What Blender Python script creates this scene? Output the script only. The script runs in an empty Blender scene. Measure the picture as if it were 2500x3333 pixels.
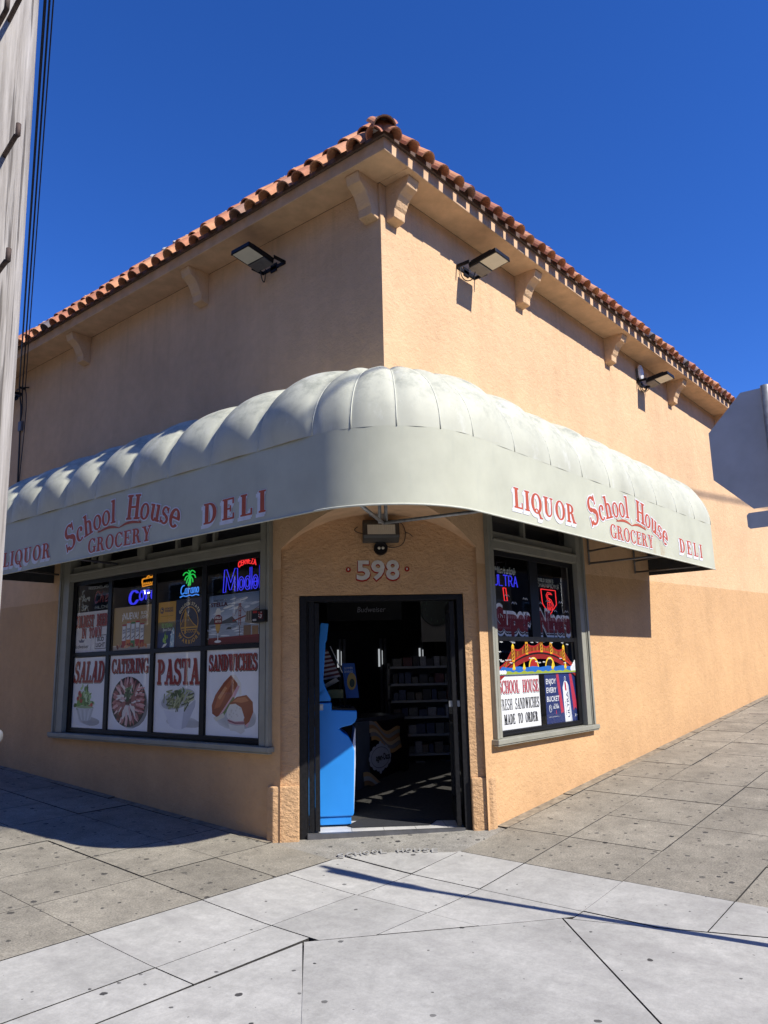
import bpy, bmesh, math, random
from mathutils import Vector, Matrix
R_ = math.radians
SC = bpy.context.scene
COL = SC.collection
random.seed(7)

# ------------------------------------------------------------------ camera
cam_d = bpy.data.cameras.new('camera')
cam = bpy.data.objects.new('camera', cam_d); COL.objects.link(cam)
cam.matrix_world = Matrix([[0.644714, -0.135447, -0.752328, -5.42], [-0.764091, -0.143229, -0.629007, -4.488],
                           [-0.022558, 0.980377, -0.195836, 1.6], [0, 0, 0, 1]])
cam_d.sensor_fit = 'VERTICAL'; cam_d.sensor_height = 36.0; cam_d.lens = 27.381
cam_d.clip_start = 0.05; cam_d.clip_end = 2000
SC.camera = cam

# ------------------------------------------------------------------ sky, sun, exposure
LDIR = Vector((-0.14, 1.0, -0.95)).normalized()          # way the light travels
w = bpy.data.worlds.new('World'); SC.world = w; w.use_nodes = True
nt = w.node_tree; nt.nodes.clear()
sky = nt.nodes.new('ShaderNodeTexSky'); sky.sky_type = 'NISHITA'; sky.sun_disc = False
sd = -LDIR
sky.sun_elevation = math.asin(sd.z); sky.sun_rotation = math.atan2(sd.x, sd.y)
sky.altitude = 1500; sky.air_density = 1.0; sky.dust_density = 0.0; sky.ozone_density = 4.0
bg = nt.nodes.new('ShaderNodeBackground'); bg.inputs[1].default_value = 0.055
wo = nt.nodes.new('ShaderNodeOutputWorld')
hsv = nt.nodes.new('ShaderNodeHueSaturation'); hsv.inputs['Saturation'].default_value = 1.22; hsv.inputs['Value'].default_value = 1.0
nt.links.new(sky.outputs[0], hsv.inputs['Color']); tint = nt.nodes.new('ShaderNodeMix'); tint.data_type = 'RGBA'; tint.blend_type = 'MULTIPLY'; tint.inputs[0].default_value = 1.0; tint.inputs[7].default_value = (1.35, 1.56, 2.45, 1)
nt.links.new(hsv.outputs[0], tint.inputs[6]); nt.links.new(tint.outputs[2], bg.inputs[0]); nt.links.new(bg.outputs[0], wo.inputs[0])
sl = bpy.data.lights.new('sun', 'SUN'); sl.energy = 4.6; sl.angle = R_(0.53); sl.color = (1.0, 0.95, 0.87)
so = bpy.data.objects.new('sun', sl); COL.objects.link(so)
so.rotation_euler = LDIR.to_track_quat('-Z', 'Y').to_euler(); so.location = (3, -20, 20)
SC.view_settings.view_transform = 'Standard'; SC.view_settings.look = 'None'
SC.view_settings.exposure = 0.55; SC.view_settings.gamma = 1.0; SC.view_settings.use_curve_mapping = False

# ------------------------------------------------------------------ helpers
def s2l(c): return c / 12.92 if c <= 0.04045 else ((c + 0.055) / 1.055) ** 2.4
def hexc(h):
    h = h.lstrip('#'); return tuple(s2l(int(h[i:i + 2], 16) / 255) for i in (0, 2, 4))

class NT:
    def __init__(s, name):
        s.m = bpy.data.materials.new(name); s.m.use_nodes = True; s.t = s.m.node_tree; s.t.nodes.clear()
        s.out = s.t.nodes.new('ShaderNodeOutputMaterial')
    def n(s, typ, **k):
        x = s.t.nodes.new(typ)
        for a, b in k.items(): setattr(x, a, b)
        return x
    def l(s, a, b): s.t.links.new(a, b)
    def pos(s): return s.n('ShaderNodeNewGeometry').outputs['Position']
    def noise(s, scale, detail=4, rough=.55, vec=None, stretch=None):
        x = s.n('ShaderNodeTexNoise'); x.inputs['Scale'].default_value = scale; x.inputs['Detail'].default_value = detail
        x.inputs['Roughness'].default_value = rough
        v = vec or s.pos()
        if stretch:
            mp = s.n('ShaderNodeMapping'); mp.inputs['Scale'].default_value = stretch; s.l(v, mp.inputs[0]); v = mp.outputs[0]
        s.l(v, x.inputs['Vector']); return x.outputs['Fac']
    def ramp(s, fac, stops):
        x = s.n('ShaderNodeValToRGB'); cr = x.color_ramp
        while len(cr.elements) < len(stops): cr.elements.new(0.5)
        for e, (p, c) in zip(cr.elements, stops):
            e.position = p; e.color = (*c, 1) if not isinstance(c, (int, float)) else (c, c, c, 1)
        s.l(fac, x.inputs[0]); return x.outputs[0]
    def mix(s, fac, a, b, mode='MIX'):
        x = s.n('ShaderNodeMix', data_type='RGBA', blend_type=mode)
        for i, v in ((0, fac), (6, a), (7, b)):
            if isinstance(v, (int, float)): x.inputs[i].default_value = v
            elif isinstance(v, tuple): x.inputs[i].default_value = (*v, 1)
            else: s.l(v, x.inputs[i])
        return x.outputs[2]
    def math(s, op, a, b=0.0, c=None):
        x = s.n('ShaderNodeMath', operation=op)
        for i, v in ((0, a), (1, b), (2, c)):
            if v is None: continue
            if isinstance(v, (int, float)): x.inputs[i].default_value = v
            else: s.l(v, x.inputs[i])
        return x.outputs[0]
    def bsdf(s, color, rough=.8, metal=0.0, spec=.5, bump=None, bstr=.3, bdist=.01):
        b = s.n('ShaderNodeBsdfPrincipled')
        for nm, v in (('Base Color', color), ('Roughness', rough), ('Metallic', metal), ('Specular IOR Level', spec)):
            if isinstance(v, (int, float)): b.inputs[nm].default_value = v
            elif isinstance(v, tuple): b.inputs[nm].default_value = (*v, 1)
            else: s.l(v, b.inputs[nm])
        if bump is not None:
            bn = s.n('ShaderNodeBump'); bn.inputs['Strength'].default_value = bstr; bn.inputs['Distance'].default_value = bdist
            s.l(bump, bn.inputs['Height']); s.l(bn.outputs[0], b.inputs['Normal'])
        s.l(b.outputs[0], s.out.inputs[0]); return b

def simple(name, col, rough=.6, metal=0.0, var=.12, vs=9.0, bump=0.0, bs=60.0, spec=.5):
    n = NT(name); c = hexc(col) if isinstance(col, str) else col
    f = n.noise(vs, 5)
    lo = tuple(x * (1 - var) for x in c); hi = tuple(min(1, x * (1 + var)) for x in c)
    colr = n.ramp(f, [(.3, lo), (.7, hi)])
    n.bsdf(colr, rough, metal, spec, n.noise(bs, 3) if bump else None, bump, .004)
    return n.m

def emis(name, col, strength):
    n = NT(name); e = n.n('ShaderNodeEmission'); e.inputs[0].default_value = (*col, 1); e.inputs[1].default_value = strength
    n.l(e.outputs[0], n.out.inputs[0]); return n.m

# ------------------------------------------------------------------ materials
M = {}
def stucco(name, band):
    n = NT(name); p = n.pos()
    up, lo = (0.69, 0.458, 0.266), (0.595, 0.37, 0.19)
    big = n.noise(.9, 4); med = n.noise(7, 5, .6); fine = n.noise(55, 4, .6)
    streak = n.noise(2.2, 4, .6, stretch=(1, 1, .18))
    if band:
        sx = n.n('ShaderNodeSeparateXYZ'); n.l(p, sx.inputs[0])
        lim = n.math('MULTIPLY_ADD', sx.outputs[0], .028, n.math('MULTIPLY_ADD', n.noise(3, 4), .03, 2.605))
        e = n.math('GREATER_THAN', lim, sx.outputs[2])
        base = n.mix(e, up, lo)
        # grime and scuffs low on the wall
        gl = n.math('MULTIPLY_ADD', sx.outputs[0], .085, .75)
        gl = n.math('SUBTRACT', gl, sx.outputs[2])
        g = n.ramp(n.math('MULTIPLY', gl, n.noise(3.5, 6, .65, stretch=(1, 1, .5))), [(.18, 0.0), (.55, 1.0)])
        base = n.mix(n.math('MULTIPLY', g, .3), base, (.4, .235, .13))
        dr_ = n.math('MULTIPLY', n.ramp(n.noise(7, 5, .65, stretch=(1, 1, .06)), [(.5, 0.0), (.72, .3)]), n.ramp(n.math('SUBTRACT', sx.outputs[2], 5.2), [(0.0, 0.0), (.9, 1.0)]))
        base = n.mix(dr_, base, (.36, .24, .14))
        sp_ = n.ramp(n.noise(1.6, 3, .5), [(.68, 0.0), (.76, .22)]); base = n.mix(sp_, base, (.42, .27, .15))
        sc = n.ramp(n.noise(6, 6, .7, stretch=(4, 4, .5)), [(.66, 0.0), (.72, 1.0)])
        sc = n.math('MULTIPLY', sc, n.ramp(gl, [(.0, 0.0), (.25, .4)]))
        base = n.mix(sc, base, (.28, .17, .1))
    else: base = n.mix(0.0, up, up)
    c = n.mix(1.0, base, n.ramp(big, [(.3, .9), (.7, 1.06)]), 'MULTIPLY')
    c = n.mix(1.0, c, n.ramp(med, [(.25, .93), (.75, 1.05)]), 'MULTIPLY')
    c = n.mix(1.0, c, n.ramp(streak, [(.3, .95), (.65, 1.03)]), 'MULTIPLY')
    h = n.math('ADD', n.math('ADD', n.math('MULTIPLY', n.noise(24, 5, .62), .8), n.math('MULTIPLY', n.noise(9, 4, .6), .9)), n.math('MULTIPLY', fine, .35))
    n.bsdf(c, .92, spec=.25, bump=h, bstr=.7, bdist=.02)
    return n.m
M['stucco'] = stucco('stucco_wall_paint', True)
def stucco_rough():
    n = NT('rough_stucco'); base = (0.6, 0.375, 0.2)
    c = n.mix(1.0, base, n.ramp(n.noise(5, 6, .65), [(.25, .84), (.75, 1.08)]), 'MULTIPLY')
    h = n.math('ADD', n.noise(18, 6, .62, stretch=(1, 1, 1.6)), n.math('MULTIPLY', n.noise(60, 3), .25))
    n.bsdf(c, .9, spec=.25, bump=h, bstr=.8, bdist=.03); return n.m
M['rough'] = stucco_rough()
M['soffit'] = simple('eave_plaster', (.6, .395, .235), .9, var=.14, vs=6, bump=.4, bs=45)

def tile_mat():
    n = NT('clay_roof_tile')
    rnd = n.n('ShaderNodeNewGeometry').outputs['Random Per Island']
    c = n.ramp(rnd, [(.0, (.34, .13, .07)), (.25, (.5, .2, .1)), (.5, (.58, .27, .13)), (.75, (.42, .15, .09)), (.9, (.54, .26, .135)), (.97, (.14, .12, .13))])
    c = n.mix(1.0, c, n.ramp(n.noise(14, 6, .65), [(.25, .72), (.75, 1.15)]), 'MULTIPLY')
    n.bsdf(c, .75, bump=n.noise(60, 4), bstr=.25, bdist=.006); return n.m
M['tile'] = tile_mat()
M['mortar'] = simple('roof_mortar', (.5, .48, .44), .95, var=.25, vs=20, bump=.6, bs=30)
M['roofdark'] = simple('roof_felt', (.03, .028, .027), .9)

def canvas(name, top):
    n = NT(name); p = n.pos()
    base = (.53, .535, .43) if top else (.505, .512, .40)
    c = n.mix(1.0, base, n.ramp(n.noise(2.5, 5, .6), [(.3, .9), (.7, 1.06)]), 'MULTIPLY')
    st = n.noise(5, 5, .65, stretch=(1, 1, .12))
    c = n.mix(n.ramp(st, [(.58, 0.0), (.8, .28)]), c, (.33, .36, .31))
    if top:
        sx = n.n('ShaderNodeSeparateXYZ'); n.l(p, sx.inputs[0])
        hgt = n.ramp(n.math('SUBTRACT', sx.outputs[2], 3.62), [(0.0, 0.05), (.42, 1.0)])
        mold = n.ramp(n.noise(6, 8, .76), [(.46, 0.0), (.66, 1.0)])
        c = n.mix(n.math('MULTIPLY', n.math('MULTIPLY', mold, hgt), .6), c, (.17, .19, .155))
        c = n.mix(n.ramp(n.noise(3.3, 6, .7, stretch=(1, 1, .6)), [(.57, 0.0), (.66, .3)]), c, (.74, .75, .71))
    else:
        sx = n.n('ShaderNodeSeparateXYZ'); n.l(p, sx.inputs[0])
        dx = n.math('ABSOLUTE', n.math('SUBTRACT', sx.outputs[0], 4.05))
        dz = n.math('SUBTRACT', 3.1, sx.outputs[2])
        rz = n.math('MULTIPLY', n.ramp(dx, [(.0, 1.0), (.3, 0.0)]), n.ramp(dz, [(.0, 0.0), (.22, 1.0)]))
        rs = n.ramp(n.noise(12, 5, .6, stretch=(1, 1, .35)), [(.46, 0.0), (.6, .8)])
        c = n.mix(n.math('MULTIPLY', rz, rs), c, (.4, .22, .07))
    n.bsdf(c, .62, spec=.35, bump=n.noise(180, 2), bstr=.12, bdist=.003); return n.m
M['canvas'] = canvas('awning_canvas_top', True)
M['valance'] = canvas('awning_canvas_front', False)
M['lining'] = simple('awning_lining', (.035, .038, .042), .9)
M['seam'] = simple('awning_seam', (.53, .54, .45), .7)
M['trim'] = simple('olive_grey_trim_paint', (.265, .262, .215), .55, var=.1, vs=5, bump=.15, bs=40)
M['black'] = simple('black_window_metal', (.008, .008, .009), .45, var=.25, spec=.22)
M['blackpaint'] = simple('chipped_black_paint', (.011, .011, .012), .5, var=.5, vs=40, spec=.22)
M['darkmetal'] = simple('grey_steel', (.16, .16, .165), .5, .6, var=.2)
M['galv'] = simple('galvanised_steel', (.33, .34, .34), .5, .7, var=.25, vs=25)
M['bronze'] = simple('dark_bronze_housing', (.06, .058, .055), .5, .3)
M['white'] = simple('white_paint', (.78, .78, .76), .55, var=.05)
M['rubber'] = simple('black_rubber', (.012, .012, .013), .75)
M['wire'] = simple('black_cable', (.012, .012, .014), .6)

def glass(name, tint=(.96, .97, .97), refl=1.0):
    n = NT(name)
    tr = n.n('ShaderNodeBsdfTransparent'); tr.inputs[0].default_value = (*tint, 1)
    gl = n.n('ShaderNodeBsdfGlossy'); gl.inputs['Roughness'].default_value = .015; gl.inputs[0].default_value = (.95, .97, 1, 1)
    lw_ = n.n('ShaderNodeLayerWeight'); lw_.inputs[0].default_value = .5
    fc = n.math('MULTIPLY_ADD', n.math('POWER', lw_.outputs['Facing'], 5.0), .75, .035 * refl)
    mx = n.n('ShaderNodeMixShader'); n.l(fc, mx.inputs[0])
    n.l(tr.outputs[0], mx.inputs[1]); n.l(gl.outputs[0], mx.inputs[2]); n.l(mx.outputs[0], n.out.inputs[0]); return n.m
M['glass'] = glass('window_glass')
M['lens'] = simple('lamp_lens', (.62, .6, .5), .25, var=.05)

def print_mat():
    n = NT('printed_sheet'); a = n.n('ShaderNodeAttribute'); a.attribute_name = 'Col'
    c = n.mix(1.0, a.outputs['Color'], n.ramp(n.noise(6, 4), [(.3, .93), (.7, 1.03)]), 'MULTIPLY')
    n.bsdf(c, .5, spec=.3); return n.m
M['print'] = print_mat()
def paint_mat():
    n = NT('sign_paint'); a = n.n('ShaderNodeAttribute'); a.attribute_name = 'Col'
    c = n.mix(1.0, a.outputs['Color'], n.ramp(n.noise(14, 5, .6), [(.3, .86), (.7, 1.04)]), 'MULTIPLY')
    n.bsdf(c, .6, spec=.3); return n.m
M['signpaint'] = paint_mat()

def concrete(name, base, agg, gum):
    n = NT(name); p = n.pos()
    rnd = n.n('ShaderNodeNewGeometry').outputs['Random Per Island']
    c = n.mix(1.0, base, n.ramp(rnd, [(0, .92), (1, 1.06)]), 'MULTIPLY')
    c = n.mix(1.0, c, n.ramp(n.noise(1.3, 6, .62), [(.28, .8), (.72, 1.1)]), 'MULTIPLY')
    c = n.mix(1.0, c, n.ramp(n.noise(9, 6, .66), [(.28, .85), (.72, 1.08)]), 'MULTIPLY')
    if agg:
        c = n.mix(1.0, c, n.ramp(n.noise(75, 5, .75), [(.3, .5), (.7, 1.42)]), 'MULTIPLY')
        c = n.mix(1.0, c, n.ramp(n.noise(3, 7, .7), [(.35, .8), (.6, 1.05)]), 'MULTIPLY')
    else:
        c = n.mix(1.0, c, n.ramp(n.noise(55, 6, .78), [(.3, .86), (.7, 1.1)]), 'MULTIPLY'); c = n.mix(1.0, c, n.ramp(n.noise(20, 6, .7), [(.35, .93), (.65, 1.04)]), 'MULTIPLY')
        st = n.ramp(n.noise(2.1, 7, .72, stretch=(1.6, .5, 1)), [(.48, 0.0), (.68, .42)])
        c = n.mix(st, c, (.26, .25, .235))
    # gum spots: flattened dark blots of differing size
    for sc_, rmax, seed in ((4.3, .215, 0), (6.7, .21, 3.7)):
        mp = n.n('ShaderNodeMapping'); mp.inputs['Location'].default_value = (seed, seed * 2, 0); n.l(p, mp.inputs[0])
        wob = n.noise(22, 3, .6); ad = n.n('ShaderNodeVectorMath', operation='ADD'); n.l(mp.outputs[0], ad.inputs[0])
        cv = n.n('ShaderNodeCombineXYZ'); wv = n.math('MULTIPLY', n.math('SUBTRACT', wob, .5), .03)
        n.l(wv, cv.inputs[0]); n.l(wv, cv.inputs[1]); n.l(cv.outputs[0], ad.inputs[1])
        v = n.n('ShaderNodeTexVoronoi'); v.voronoi_dimensions = '2D'; v.inputs['Scale'].default_value = sc_; n.l(ad.outputs[0], v.inputs['Vector'])
        sp = n.n('ShaderNodeSeparateColor'); n.l(v.outputs['Color'], sp.inputs[0])
        r = n.math('MULTIPLY', n.math('POWER', sp.outputs[0], 1.5 if gum else 10.0), rmax * (.62 if gum else .55))
        msk = n.math('GREATER_THAN', r, n.math('ADD', v.outputs['Distance'], .018))
        dk = n.mix(sp.outputs[1], (.016, .016, .017), (.06, .057, .054))
        c = n.mix(n.math('MULTIPLY', msk, n.math('MULTIPLY_ADD', sp.outputs[2], .4, .6)), c, dk)
    h = n.math('ADD', n.noise(140 if agg else 90, 3, .7), n.math('MULTIPLY', n.noise(12, 4), .5))
    n.bsdf(c, .85, spec=.3, bump=h, bstr=.5 if agg else .22, bdist=.006); return n.m
M['tan'] = concrete('tan_aggregate_concrete', (.305, .28, .225), True, True)
M['grey'] = concrete('pale_grey_concrete', (.465, .455, .415), False, False)
M['apron'] = concrete('worn_aggregate_doorstep', (.31, .295, .255), True, True)
M['joint'] = simple('joint_dirt', (.03, .028, .025), .95, var=.35, vs=30)
M['edge'] = simple('dirty_wall_strip', (.24, .205, .15), .95, var=.4, vs=14, bump=.8, bs=50)
M['asphalt'] = simple('asphalt', (.12, .112, .1), .9, var=.25, vs=40, bump=.5, bs=120)

# ------------------------------------------------------------------ mesh builder
class MB:
    def __init__(s): s.v = []; s.f = []; s.mi = []; s.mats = []; s.cur = 0; s.sm = []; s.smooth = False
    def use(s, m):
        if m not in s.mats: s.mats.append(m)
        s.cur = s.mats.index(m); return s
    def add(s, verts, faces):
        o = len(s.v); s.v += [tuple(p) for p in verts]
        for f in faces: s.f.append([o + i for i in f]); s.mi.append(s.cur); s.sm.append(s.smooth)
    def box(s, a, b, T=None):
        x0, y0, z0 = a; x1, y1, z1 = b
        v = [Vector(p) for p in ((x0,y0,z0),(x1,y0,z0),(x1,y1,z0),(x0,y1,z0),(x0,y0,z1),(x1,y0,z1),(x1,y1,z1),(x0,y1,z1))]
        if T is not None: v = [T @ p for p in v]
        s.add(v, [(0,3,2,1),(4,5,6,7),(0,1,5,4),(1,2,6,5),(2,3,7,6),(3,0,4,7)]); return s
    def prism(s, poly, h0, h1, T=None, cap=True):
        # polygon in local XY, extruded along local Z
        n = len(poly); v = [Vector((x, y, h0)) for x, y in poly] + [Vector((x, y, h1)) for x, y in poly]
        if T is not None: v = [T @ p for p in v]
        f = [(i, (i + 1) % n, n + (i + 1) % n, n + i) for i in range(n)]
        if cap: f += [tuple(range(n - 1, -1, -1)), tuple(range(n, 2 * n))]
        s.add(v, f); return s
    def tube(s, path, r, n=8, closed=False, cap=True):
        P = [Vector(p) for p in path]; rings = []; m = len(P); up = None
        rr = r if isinstance(r, (list, tuple)) else [r] * m
        for i, p in enumerate(P):
            if closed: d = P[(i + 1) % m] - P[i - 1]
            else: d = P[min(i + 1, m - 1)] - P[max(i - 1, 0)]
            if d.length < 1e-9: d = Vector((0, 0, 1))
            d.normalize()
            if up is None: up = Vector((0, 0, 1)) if abs(d.z) < .9 else Vector((1, 0, 0))
            a = d.cross(up)
            if a.length < 1e-4: a = d.orthogonal()
            a.normalize(); b = a.cross(d).normalized(); up = b
            rings.append([p + (a * math.cos(2 * math.pi * k / n) + b * math.sin(2 * math.pi * k / n)) * rr[i] for k in range(n)])
        v = [q for g in rings for q in g]; f = []
        for i in range(m if closed else m - 1):
            j = (i + 1) % m
            for k in range(n): f.append((i * n + k, i * n + (k + 1) % n, j * n + (k + 1) % n, j * n + k))
        if cap and not closed: f += [tuple(range(n - 1, -1, -1)), tuple((m - 1) * n + k for k in range(n))]
        o = s.smooth; s.smooth = True; s.add(v, f); s.smooth = o; return s
    def lathe(s, prof, T=None, n=24):
        v = []; f = []
        for r, z in prof:
            for k in range(n): v.append(Vector((r * math.cos(2 * math.pi * k / n), r * math.sin(2 * math.pi * k / n), z)))
        if T is not None: v = [T @ p for p in v]
        for i in range(len(prof) - 1):
            for k in range(n): f.append((i * n + k, i * n + (k + 1) % n, (i + 1) * n + (k + 1) % n, (i + 1) * n + k))
        f.append(tuple(range(n - 1, -1, -1))); f.append(tuple((len(prof) - 1) * n + k for k in range(n)))
        s.add(v, f); return s
    def build(s, name, mat=None, parent=None, bevel=0.0):
        me = bpy.data.meshes.new(name); me.from_pydata(s.v, [], s.f)
        ms = s.mats if s.mats else [mat]
        for m in ms: me.materials.append(m)
        if s.mats: me.polygons.foreach_set('material_index', s.mi)
        me.polygons.foreach_set('use_smooth', s.sm); me.update()
        o = bpy.data.objects.new(name, me); COL.objects.link(o)
        if parent is not None: o.parent = parent; o.matrix_parent_inverse = parent.matrix_basis.inverted()
        if bevel:
            b = o.modifiers.new('bevel', 'BEVEL'); b.width = bevel; b.segments = 2; b.limit_method = 'ANGLE'; b.angle_limit = R_(40)
        return o

def tag(o, label=None, cat=None, group=None, kind=None):
    if label: o['label'] = label
    if cat: o['category'] = cat
    if group: o['group'] = group
    if kind: o['kind'] = kind
    return o
def thing(name, label, cat, loc=(0, 0, 0), rz=0.0, group=None):
    o = bpy.data.objects.new(name, None); COL.objects.link(o); o.location = loc; o.rotation_euler = (0, 0, rz)
    o.empty_display_size = .2
    bpy.context.view_layer.update()
    return tag(o, label, cat, group)
def local(o):   # build children in the thing's local frame
    return o

# ------------------------------------------------------------------ flat drawing (printed and painted sheets)
_tc = {}
def text_shape(body, off):
    k = (body, off)
    if k in _tc: return _tc[k]
    cu = bpy.data.curves.new('t', 'FONT'); cu.body = body; cu.size = 1.0; cu.offset = off; cu.resolution_u = 3
    ob = bpy.data.objects.new('t', cu); COL.objects.link(ob)
    dg = bpy.context.evaluated_depsgraph_get()
    me = bpy.data.meshes.new_from_object(ob.evaluated_get(dg))
    vs = [(v.co.x, v.co.y) for v in me.vertices]; fs = [tuple(p.vertices) for p in me.polygons]
    bpy.data.objects.remove(ob); bpy.data.curves.remove(cu); bpy.data.meshes.remove(me)
    _tc[k] = (vs, fs); return _tc[k]

SG = {}
def _glyphs():
    S, t, o = .2, .065, .075
    def st(x, y0=0., y1=1., w=S): return [('r', x, y0, x + w, y1), ('r', x - o, y0, x + w + o, y0 + t), ('r', x - o, y1 - t, x + w + o, y1)]
    g = SG
    g['A'] = (.86, [('l', .10, 0, .43, 1, .1), ('l', .56, 0, .33, 1, .22), ('r', .2, .27, .64, .34), ('r', .0, 0, .28, t), ('r', .5, 0, .88, t)])
    g['B'] = (.76, st(.1) + [('a', .3, .74, .34, .26, .17, t, -90, 90), ('a', .3, .27, .4, .27, .19, t, -90, 90), ('r', .2, .47, .32, .54), ('r', .2, 0, .32, t), ('r', .2, 1 - t, .32, 1)])
    g['C'] = (.78, [('a', .42, .5, .42, .52, .2, t, 42, 318), ('r', .68, .66, .74, 1.0), ('r', .68, .1, .73, .26)])
    g['D'] = (.82, st(.1) + [('a', .34, .5, .44, .5, .2, t, -90, 90), ('r', .2, 0, .36, t), ('r', .2, 1 - t, .36, 1)])
    g['E'] = (.74, st(.1) + [('r', .1, 0, .68, t), ('r', .1, 1 - t, .66, 1), ('r', .2, .47, .5, .535), ('r', .62, 0, .69, .27), ('r', .6, .73, .67, 1), ('r', .45, .36, .51, .64)])
    g['F'] = (.7, st(.1) + [('r', .1, 1 - t, .66, 1), ('r', .2, .45, .5, .515), ('r', .6, .73, .67, 1), ('r', .45, .34, .51, .62)])
    g['G'] = (.82, [('a', .42, .5, .42, .52, .2, t, 42, 330), ('r', .66, .68, .72, 1.0), ('r', .6, .02, .78, .4), ('r', .52, .36, .84, .42)])
    g['H'] = (.9, st(.1) + st(.6) + [('r', .2, .47, .7, .535)])
    g['I'] = (.4, st(.1))
    g['J'] = (.5, [('r', .2, .2, .4, 1), ('r', .12, 1 - t, .48, 1), ('a', .2, .22, .2, .24, .17, t, 180, 360)])
    g['K'] = (.86, st(.1) + [('l', .3, .42, .62, 1, .1), ('l', .6, 0, .36, .56, .22), ('r', .5, 0, .88, t), ('r', .5, 1 - t, .82, 1)])
    g['L'] = (.7, st(.1) + [('r', .1, 0, .64, t), ('r', .58, 0, .65, .3)])
    g['M'] = (1.06, [('r', .12, 0, .2, 1), ('l', .43, 0, .14, 1, .22), ('l', .43, 0, .74, 1, .09), ('r', .74, 0, .94, 1), ('r', .03, 0, .29, t), ('r', .66, 0, 1.02, t), ('r', .03, 1 - t, .3, 1), ('r', .74, 1 - t, 1.02, 1)])
    g['N'] = (.92, [('r', .12, 0, .2, 1), ('l', .62, 0, .14, 1, .22), ('r', .7, 0, .78, 1), ('r', .03, 0, .29, t), ('r', .61, 1 - t, .87, 1), ('r', .03, 1 - t, .24, 1)])
    g['O'] = (.86, [('a', .42, .5, .42, .52, .2, t, 0, 360)])
    g['P'] = (.74, st(.1) + [('a', .3, .72, .38, .28, .18, t, -90, 90), ('r', .2, .44, .32, .5), ('r', .2, 1 - t, .32, 1)])
    g['Q'] = (.88, [('a', .42, .5, .42, .52, .2, t, 0, 360), ('a', .4, .12, .14, .12, .07, .05, 0, 200), ('l', .66, -.22, .46, .12, .15), ('r', .62, -.24, .86, -.17)])
    g['R'] = (.86, st(.1) + [('a', .3, .74, .36, .26, .18, t, -90, 90), ('r', .2, .46, .34, .52), ('r', .2, 1 - t, .32, 1), ('l', .58, 0, .4, .5, .2), ('r', .56, 0, .86, t)])
    g['S'] = (.72, [('a', .34, .74, .3, .28, .16, .07, 25, 250), ('a', .35, .27, .33, .29, .18, .07, -155, 92), ('l', .44, .36, .1, .62, .2), ('r', .56, .68, .62, 1.0), ('r', .03, 0.0, .09, .32)])
    g['T'] = (.78, [('r', .28, 0, .48, 1), ('r', .18, 0, .58, t), ('r', .04, 1 - t, .72, 1), ('r', .03, .7, .1, 1), ('r', .66, .7, .73, 1)])
    g['U'] = (.88, [('r', .1, .3, .3, 1), ('r', .62, .3, .7, 1), ('a', .4, .32, .3, .34, .2, t, 180, 290), ('a', .4, .32, .3, .34, .08, t, 270, 360), ('r', .02, 1 - t, .38, 1), ('r', .54, 1 - t, .78, 1)])
    g['V'] = (.84, [('l', .36, 0, .1, 1, .22), ('l', .38, 0, .66, 1, .09), ('r', .02, 1 - t, .4, 1), ('r', .56, 1 - t, .82, 1)])
    g['W'] = (1.16, [('l', .28, 0, .1, 1, .2), ('l', .32, 0, .5, 1, .08), ('l', .66, 0, .46, 1, .2), ('l', .7, 0, .94, 1, .08), ('r', .02, 1 - t, .38, 1), ('r', .84, 1 - t, 1.1, 1)])
    g['Y'] = (.84, [('r', .32, 0, .52, .5), ('r', .22, 0, .62, t), ('l', .36, .42, .08, 1, .2), ('l', .44, .42, .66, 1, .09), ('r', .0, 1 - t, .38, 1), ('r', .54, 1 - t, .82, 1)])
    X = .68
    g['c'] = (.6, [('a', .32, X / 2, .3, X / 2 + .01, .17, .06, 45, 315), ('a', .45, .52, .09, .1, .09, .1, 0, 360)])
    g['o'] = (.66, [('a', .32, X / 2, .31, X / 2 + .01, .16, .06, 0, 360)])
    g['h'] = (.74, [('r', .1, 0, .28, 1.02), ('r', .02, 0, .36, .06), ('r', .02, .95, .28, 1.02), ('a', .36, .44, .26, .25, .17, .07, 0, 150), ('r', .45, 0, .62, .46), ('r', .38, 0, .7, .06)])
    g['l'] = (.4, [('r', .1, 0, .28, 1.04), ('r', .02, 0, .36, .06), ('r', .02, .97, .28, 1.04)])
    g['u'] = (.74, [('r', .1, .2, .27, X), ('a', .32, .24, .22, .25, .17, .07, 180, 330), ('r', .45, 0, .62, X), ('r', .02, X - .06, .27, X), ('r', .38, X - .06, .62, X), ('r', .45, 0, .7, .06)])
    g['s'] = (.56, [('a', .27, .5, .22, .2, .12, .06, 20, 250), ('a', .28, .18, .25, .2, .14, .06, -155, 90), ('l', .36, .22, .1, .44, .16), ('r', .42, .46, .48, .68), ('r', .02, 0, .08, .24)])
    g['e'] = (.62, [('a', .32, X / 2, .3, X / 2 + .01, .17, .06, 0, 318), ('r', .1, .32, .6, .385)])
    g[' '] = (.8, [])
    g['.'] = (.3, [('a', .12, .1, .1, .1, .1, .1, 0, 360)])
_glyphs()

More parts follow.
